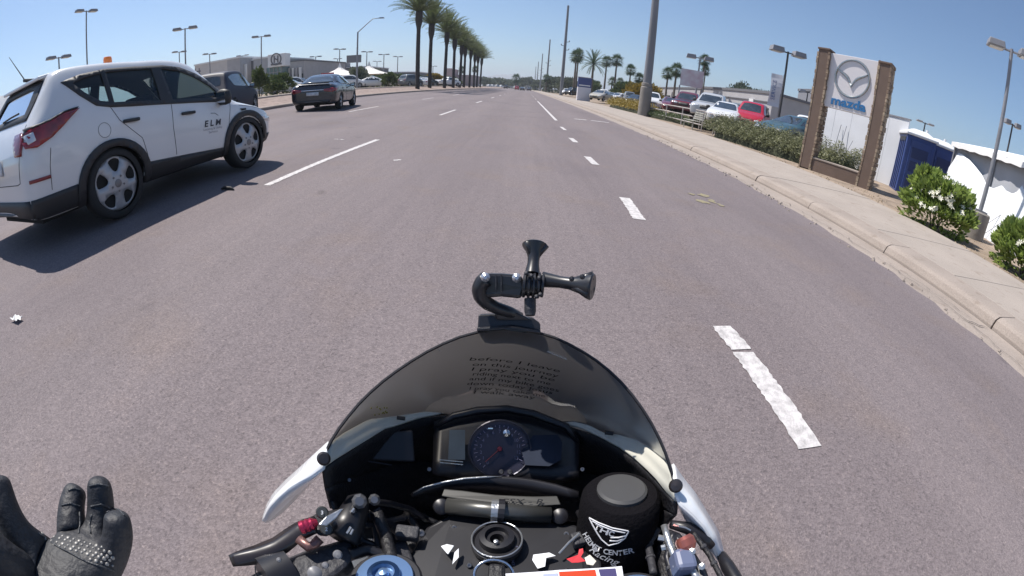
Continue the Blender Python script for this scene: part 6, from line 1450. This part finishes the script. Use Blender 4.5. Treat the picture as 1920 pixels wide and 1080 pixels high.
# right control group
b = MB(); b.tube([Q(1245, 985, .47), Q(1252, 1010, .465), Q(1262, 1040, .46), Q(1300, 1072, .45), Q(1310, 1090, .445)], .0032, 8); b.build('reservoir_bracket', ALU, BK, smooth=True)
for pts in ([(1246, 1010, .468), (1234, 1008, .468)], [(1248, 1026, .465), (1240, 1028, .465)]):
    b = MB(); b.tube([Q(*p) for p in pts], .0028, 6); b.build('bracket_tab', ALU, BK)
b = MB(); b.tube([Q(1258, 983, .478), Q(1290, 990, .485), Q(1318, 1008, .49), Q(1335, 1025, .495)], [.004, .006, .0065, .004], 10); b.build('brake_hose', BPG, BK, smooth=True)
b = MB(); b.tube([Q(1262, 984, .474), Q(1285, 989, .478), Q(1302, 998, .482)], .0012, 6); b.build('hose_glint', ALU, BK)  # thin alloy line along the hose, put in as its glint
o = ppoly([(1250, 990, .47), (1275, 1000, .468), (1296, 1025, .465), (1325, 1070, .455), (1340, 1110, .445), (1280, 1110, .44), (1262, 1050, .455)], 'master_cylinder', BPG, thick=.025, bevel=.004)
b = MB(); b.lathe([(.0065, -.006), (.0085, -.003), (.0085, .003), (.006, .007)], Q(1286, 1018, .45), (Q(1290, 1030, .45) - Q(1280, 1008, .45)).normalized(), 14); b.build('brake_adjuster', M('copper_red', (.42, .14, .11), .3, metal=.7), BK, smooth=True, autos=30)
for (x, y) in ((1298, 1034), (1316, 1062), (1268, 1062)):
    b = MB(); b.lathe([(.003, -.002), (.003, .002), (0, .003)], Q(x, y, .445), -ray(x, y), 8); b.build('clamp_bolt', ALU, BK)
b = MB(); b.box(Q(1280, 1055, .448), (.018, .02, .02)); b.build('switch_block', M('blue_grey_switch', (.12, .14, .22), .4), BK, bevel=.004)
b = MB(); b.tube([Q(1352, 1040, .53), Q(1364, 1062, .52), Q(1378, 1085, .51), Q(1390, 1110, .50)], [.005, .007, .007, .006], 10); b.build('brake_lever', BPG, BK, smooth=True)
# camera mount standing on the screen top
MT = empty('camera_mount', (0, 0, 0), 0, 'black articulated camera mount fixed on top of the smoked screen', 'camera mount')
MPL = M('mount_plastic', (.020, .020, .024), .36, coat=.15)
MB_ = M('mount_bolt', (.55, .55, .58), .25, metal=.7)
def mpoly(pts, name, thick, bevel=.0015): 
    c = pts[0]; b = MB(); b.poly_prism([Q(*p) for p in pts], ray(950, 560) * thick); return b.build(name, MPL, MT, recalc=True, bevel=bevel)
mpoly([(897, 590, .505), (930, 588, .505), (975, 592, .505), (1000, 596, .505), (1013, 606, .505), (1014, 622, .505), (985, 624, .503), (940, 618, .503), (895, 622, .503)], 'mount_base', .03)
mpoly([(894, 614, .500), (960, 609, .500), (1014, 618, .500), (1014, 626, .500), (955, 617, .500), (894, 622, .500)], 'adhesive_pad', .03)
arm = [(975, 594, .51), (955, 585, .50), (930, 577, .495), (912, 568, .49), (901, 556, .485), (898, 542, .482), (904, 530, .48), (912, 523, .478)]
b = MB(); b.tube(resample([Q(*p) for p in arm], 26), [.0050] * 2 + [lerp(.0055, .0080, i / 23) for i in range(24)], 12); b.build('curved_arm', MPL, MT, smooth=True)
mpoly([(975, 588, .50), (998, 600, .50), (930, 600, .50), (925, 570, .492), (940, 572, .495)], 'arm_web', .012)
mpoly([(890, 545, .482), (889, 532, .48), (896, 518, .478), (910, 512, .476), (940, 512, .474), (978, 515, .472), (985, 540, .472), (978, 560, .474), (940, 556, .477), (915, 558, .48), (898, 558, .482)], 'extension_arm', .016, .003)
for x in (930, 940): b = MB(); b.tube([Q(x, 516, .4705), Q(x, 548, .4705)], .0007, 5); b.build('arm_groove', BPS, MT)
for (x, y, r_1) in ((910, 520, .0034), (969, 521, .0034)):
    b = MB(); b.lathe([(r_1 * 1.3, -.002), (r_1 * 1.3, .001), (r_1, .002), (r_1, .004), (r_1 * .5, .0055), (0, .0055)], Q(x, y, .468), -ray(x, y), 20); b.build('hinge_bolt', MB_, MT, smooth=True, autos=40)
for k, x in enumerate((983, 992, 1001, 1010, 1017)):
    c = Q(x, 535, .468); axk = (Q(1010, 536, .468) - Q(985, 534, .468)).normalized(); b = MB(); b.lathe([(.0105 - .001 * (k in (0, 4)), -.0016), (.0125 - .001 * (k in (0, 4)), -.001), (.0125 - .001 * (k in (0, 4)), .001), (.0105, .0016)], c, axk, 24); b.build('knuckle_plate', MPL, MT, smooth=True, autos=30)
b = MB(); b.tube([Q(984, 535, .470), Q(1018, 537, .470)], .0098, 20); b.build('knuckle_core', MPL, MT, smooth=True, autos=40)
for (x, y) in ((987, 512), (996, 517), (1011, 521), (1006, 556), (1013, 552)):
    b = MB(); b.lathe([(.0022, -.001), (.002, .002), (0, .003)], Q(x, y, .455), -ray(x, y), 8); b.build('spline_tooth', BPS, MT, smooth=True)
def thumb(p, q, name):
    a, c = Q(*p), Q(*q); d = (c - a).normalized(); L = (c - a).length
    b = MB(); b.lathe([(.0075, 0), (.0068, L * .12), (.0056, L * .35), (.0058, L * .55), (.008, L * .75), (.0115, L * .90), (.0125, L * .97), (.0115, L), (0, L * .995)], a, d, 24)
    o = b.build(name, MPL, MT, smooth=True, autos=35); r_ = MB()
    u = d.orthogonal().normalized(); v = d.cross(u)
    for i in range(3):
        an = 2 * pi * i / 3 + .6; w_ = u * cos(an) + v * sin(an)
        r_.tube([a + d * L * .55 + w_ * .003, a + d * L * .80 + w_ * .007, a + d * L * .98 + w_ * .0105], [.002, .0035, .0042], 8)
    r_.build('grip_wing', MPL, o, smooth=True)
thumb((1018, 524, .47), (1112, 538, .455), 'thumb_screw'); thumb((998, 514, .47), (1003, 459, .485), 'thumb_screw')
for (x, y) in ((1092, 519), (1072, 523)):
    b = MB(); b.lathe([(.0025, -.001), (.0025, .001), (0, .002)], Q(x, y, .438), -ray(x, y), 8); b.build('glint_facet', MPL, MT)
b = MB(); b.lathe([(.0055, 0), (.0055, .012), (.0045, .016), (0, .016)], Q(994, 560, .468), (Q(994, 578, .466) - Q(994, 560, .468)).normalized(), 14); b.build('lock_nut', BPS, MT, smooth=True, autos=30)
# out of the picture but there: tank, nose body, fork, wheel
b = MB(); rows = []
for i in range(9):
    t = i / 8; yy = lerp(.24, -.30, t); wd = .15 * sin(pi * (.25 + .6 * t)); zt_ = .66 + .08 * sin(pi * min(1, t * 1.1 + .15)) - .18 * max(0, t - .6)
    rows.append([Vector((cos(a) * wd, yy, .46 + (zt_ - .46) * max(0, sin(a)) ** .7)) for a in [pi * j / 14 for j in range(15)]])
b.grid(rows); b.build('fuel_tank', WPT, BK, smooth=True)
for s in (-1, 1):
    b = MB(); rows = []
    for i in range(8):
        t = i / 7; yy = lerp(.15, .62, t); rows.append([Vector((s * (.19 - .10 * t ** 2) * k, yy, z)) for z, k in ((.58 + .06 * t, .95), (.45, 1.0), (.30, .85), (.18 + .1 * t, .55))])
    b.grid(rows); b.build('side_fairing', WPT, BK, smooth=True, solid=.004)
b = MB(); b.lathe([(.22, -.05), (.27, -.058), (.295, -.035), (.30, 0), (.295, .035), (.27, .058), (.22, .05)], (0, .70, .30), (1, 0, 0), 40, cap=False); tw = b.build('front_wheel', RUB, BK, smooth=True)
b = MB(); b.lathe([(.225, -.045), (.205, -.04), (.205, .04), (.225, .045)], (0, .70, .30), (1, 0, 0), 36, cap=False)
for i in range(5): a = 2 * pi * i / 5; b.tube([(0, .70, .30), (0, .70 + cos(a) * .21, .30 + sin(a) * .21)], [.03, .014], 8)
b.build('rim', BPG, tw)
for s in (-.1, .1): b = MB(); b.tube([(s, .70, .30), (s * 1.05, .46, .62)], .026, 12); b.build('fork_tube', GUN, BK, smooth=True)

# ------------------------------------------------------------------ the rider's left hand
PE = empty('person', (0, 0, 0), 0, 'rider reaching a black gloved left hand low beside the motorcycle, fingers spread', 'person')
hv, he, hr = [], [], []
def hp(px, py, d, r_1, par=None):
    hv.append(Q(px, py, d)); hr.append(r_1)
    if par is not None: he.append((par, len(hv) - 1))
    return len(hv) - 1
p0 = hp(140, 1075, .500, .030)                       # palm centre (skin root)
wr = hp(95, 1150, .50, .030, p0); fa = hp(20, 1260, .50, .040, wr); el = hp(-60, 1400, .52, .050, fa); hv.append(Vector((-.46, -.22, .74))); hr.append(.056); he.append((el, len(hv) - 1)); hv.append(Vector((-.24, -.42, 1.02))); hr.append(.07); he.append((len(hv) - 2, len(hv) - 1))
k2 = hp(188, 1010, .505, .0175, p0); a = hp(190, 962, .505, .0145, k2); a = hp(188, 922, .500, .0138, a); hp(184, 893, .492, .0118, a)      # index
k3 = hp(138, 1005, .510, .0175, p0); a = hp(132, 962, .515, .0145, k3); a = hp(138, 930, .520, .0132, a); hp(147, 908, .520, .0108, a)     # middle
k4 = hp(85, 1040, .510, .0190, p0); a = hp(38, 1010, .505, .0165, k4); a = hp(10, 960, .500, .0155, a); a = hp(-2, 915, .500, .0142, a); hp(-6, 888, .50, .012, a)  # ring
k5 = hp(62, 1085, .505, .0190, p0); a = hp(2, 1045, .48, .017, k5); a = hp(-40, 1000, .475, .015, a); a = hp(-58, 950, .475, .013, a); hp(-62, 925, .475, .011, a)    # little
th = hp(205, 1050, .485, .0185, p0); a = hp(222, 1010, .470, .0158, th); a = hp(221, 980, .462, .0142, a); hp(216, 958, .458, .0120, a)       # thumb
me = bpy.data.meshes.new('glove'); me.from_pydata([tuple(v) for v in hv], he, []); GL_ = M('glove_leather', (.016, .016, .021), .6, bump=.18, bscale=140, vary=.3, vscale=25, col2=(.024, .026, .031))
ho = bpy.data.objects.new('glove', me); COL.objects.link(ho); sk = ho.modifiers.new('skin', 'SKIN')
for i, sv in enumerate(me.skin_vertices[0].data): sv.radius = (hr[i] * .92, hr[i] * .92); sv.use_root = (i == 0)
md = ho.modifiers.new('s', 'SUBSURF'); md.levels = 3
dg = bpy.context.evaluated_depsgraph_get(); dg.update(); hm = bpy.data.meshes.new_from_object(ho.evaluated_get(dg)); bpy.data.objects.remove(ho)
glove = link('body', hm, GL_, PE, smooth=True)
hbv = BVHTree.FromPolygons([v.co.copy() for v in hm.vertices], [tuple(p.vertices) for p in hm.polygons])
STD_ = M('pale_stud', (.26, .25, .235), .4, metal=.2); b = MB(); r_ = random.Random(8)
for row in range(9):
    for k in range(15):
        u = 75 + k * 10.5 + (row % 2) * 5; v = 999 + row * 7.2 + (k - 2) * 3.0
        if not inside((u, v), [(72, 996), (100, 1004), (122, 1003), (150, 1012), (190, 1020), (214, 1042), (216, 1064), (190, 1058), (160, 1046), (128, 1030), (92, 1018)]): continue
        d = ray(u, v); p, n, _, _ = hbv.ray_cast(Vector((0, 0, CAMH)), d)
        if p is None: continue
        sz = .0019 * r_.uniform(.6, 1.1); b.lathe([(sz, -.001), (sz * .9, .0003), (sz * .4, .0006), (0, .0007)], p, n, 7)
o = b.build('knuckle_studs', STD_, PE, smooth=True); o['kind'] = 'stuff'
def seam_on(pts, r_1, name, mat):
    P3 = resample([(x, y, 0) for x, y in pts], 16); L = []
    for p in P3:
        q, n, _, _ = hbv.ray_cast(Vector((0, 0, CAMH)), ray(p.x, p.y))
        if q is not None: L.append(q + n * r_1 * .2)
    if len(L) > 2: b = MB(); b.tube(L, r_1, 6); b.build(name, mat, PE, smooth=True)
GS = M('glove_panel', (.045, .048, .055), .5, bump=.4, bscale=120)
for pts in ([(168, 912), (186, 908), (204, 912)], [(170, 950), (190, 946), (206, 952)], [(116, 948), (132, 944), (150, 950)], [(128, 920), (140, 916), (152, 920)], [(200, 962), (218, 950), (234, 968)], [(72, 1000), (110, 1026), (160, 1052), (214, 1070)], [(170, 1000), (168, 985), (172, 965)], [(148, 1000), (150, 980), (149, 960)]):
    seam_on(pts, .0009, 'glove_seam', GS)
# ------------------------------------------------------------------ set every root at the base of its thing
bpy.context.view_layer.update()
for o in list(bpy.data.objects):
    if o.type == 'EMPTY' and o.parent is None and o.get('category') and o.location.length < 1e-6 and abs(o.rotation_euler.z) < 1e-9:
        ks = children(o); pts = [c.matrix_local @ Vector(q) for c in ks if c.type == 'MESH' for q in c.bound_box]
        if not pts: continue
        lo = Vector([min(p[i] for p in pts) for i in range(3)]); hi = Vector([max(p[i] for p in pts) for i in range(3)])
        base = Vector(((lo.x + hi.x) / 2, (lo.y + hi.y) / 2, lo.z)); o.location = base
        for c in ks: c.location = c.location - base
for k, pr in PR.items():
    if not pr[1]:
        for c in children(pr[0].root): bpy.data.objects.remove(c)
        bpy.data.objects.remove(pr[0].root)
# drop scratch rail in the middle of the marquee cloth etc. stays; nothing hidden

# ------------------------------------------------------------------ desert haze
b = MB(); b.box((0, 3150, 70), (13400, 6900, 144)); hz = b.build('haze', None); hz['kind'] = 'stuff'; hz['label'] = 'thin pale desert haze over the road'
m = bpy.data.materials.new('haze_air'); m.use_nodes = True; t = m.node_tree; t.nodes.remove(t.nodes['Principled BSDF'])
pv = t.nodes.new('ShaderNodeVolumePrincipled'); pv.inputs['Color'].default_value = (.86, .92, 1, 1); pv.inputs['Density'].default_value = .00042; pv.inputs['Anisotropy'].default_value = .3
t.links.new(pv.outputs[0], t.nodes['Material Output'].inputs['Volume']); hz.data.materials.append(m)
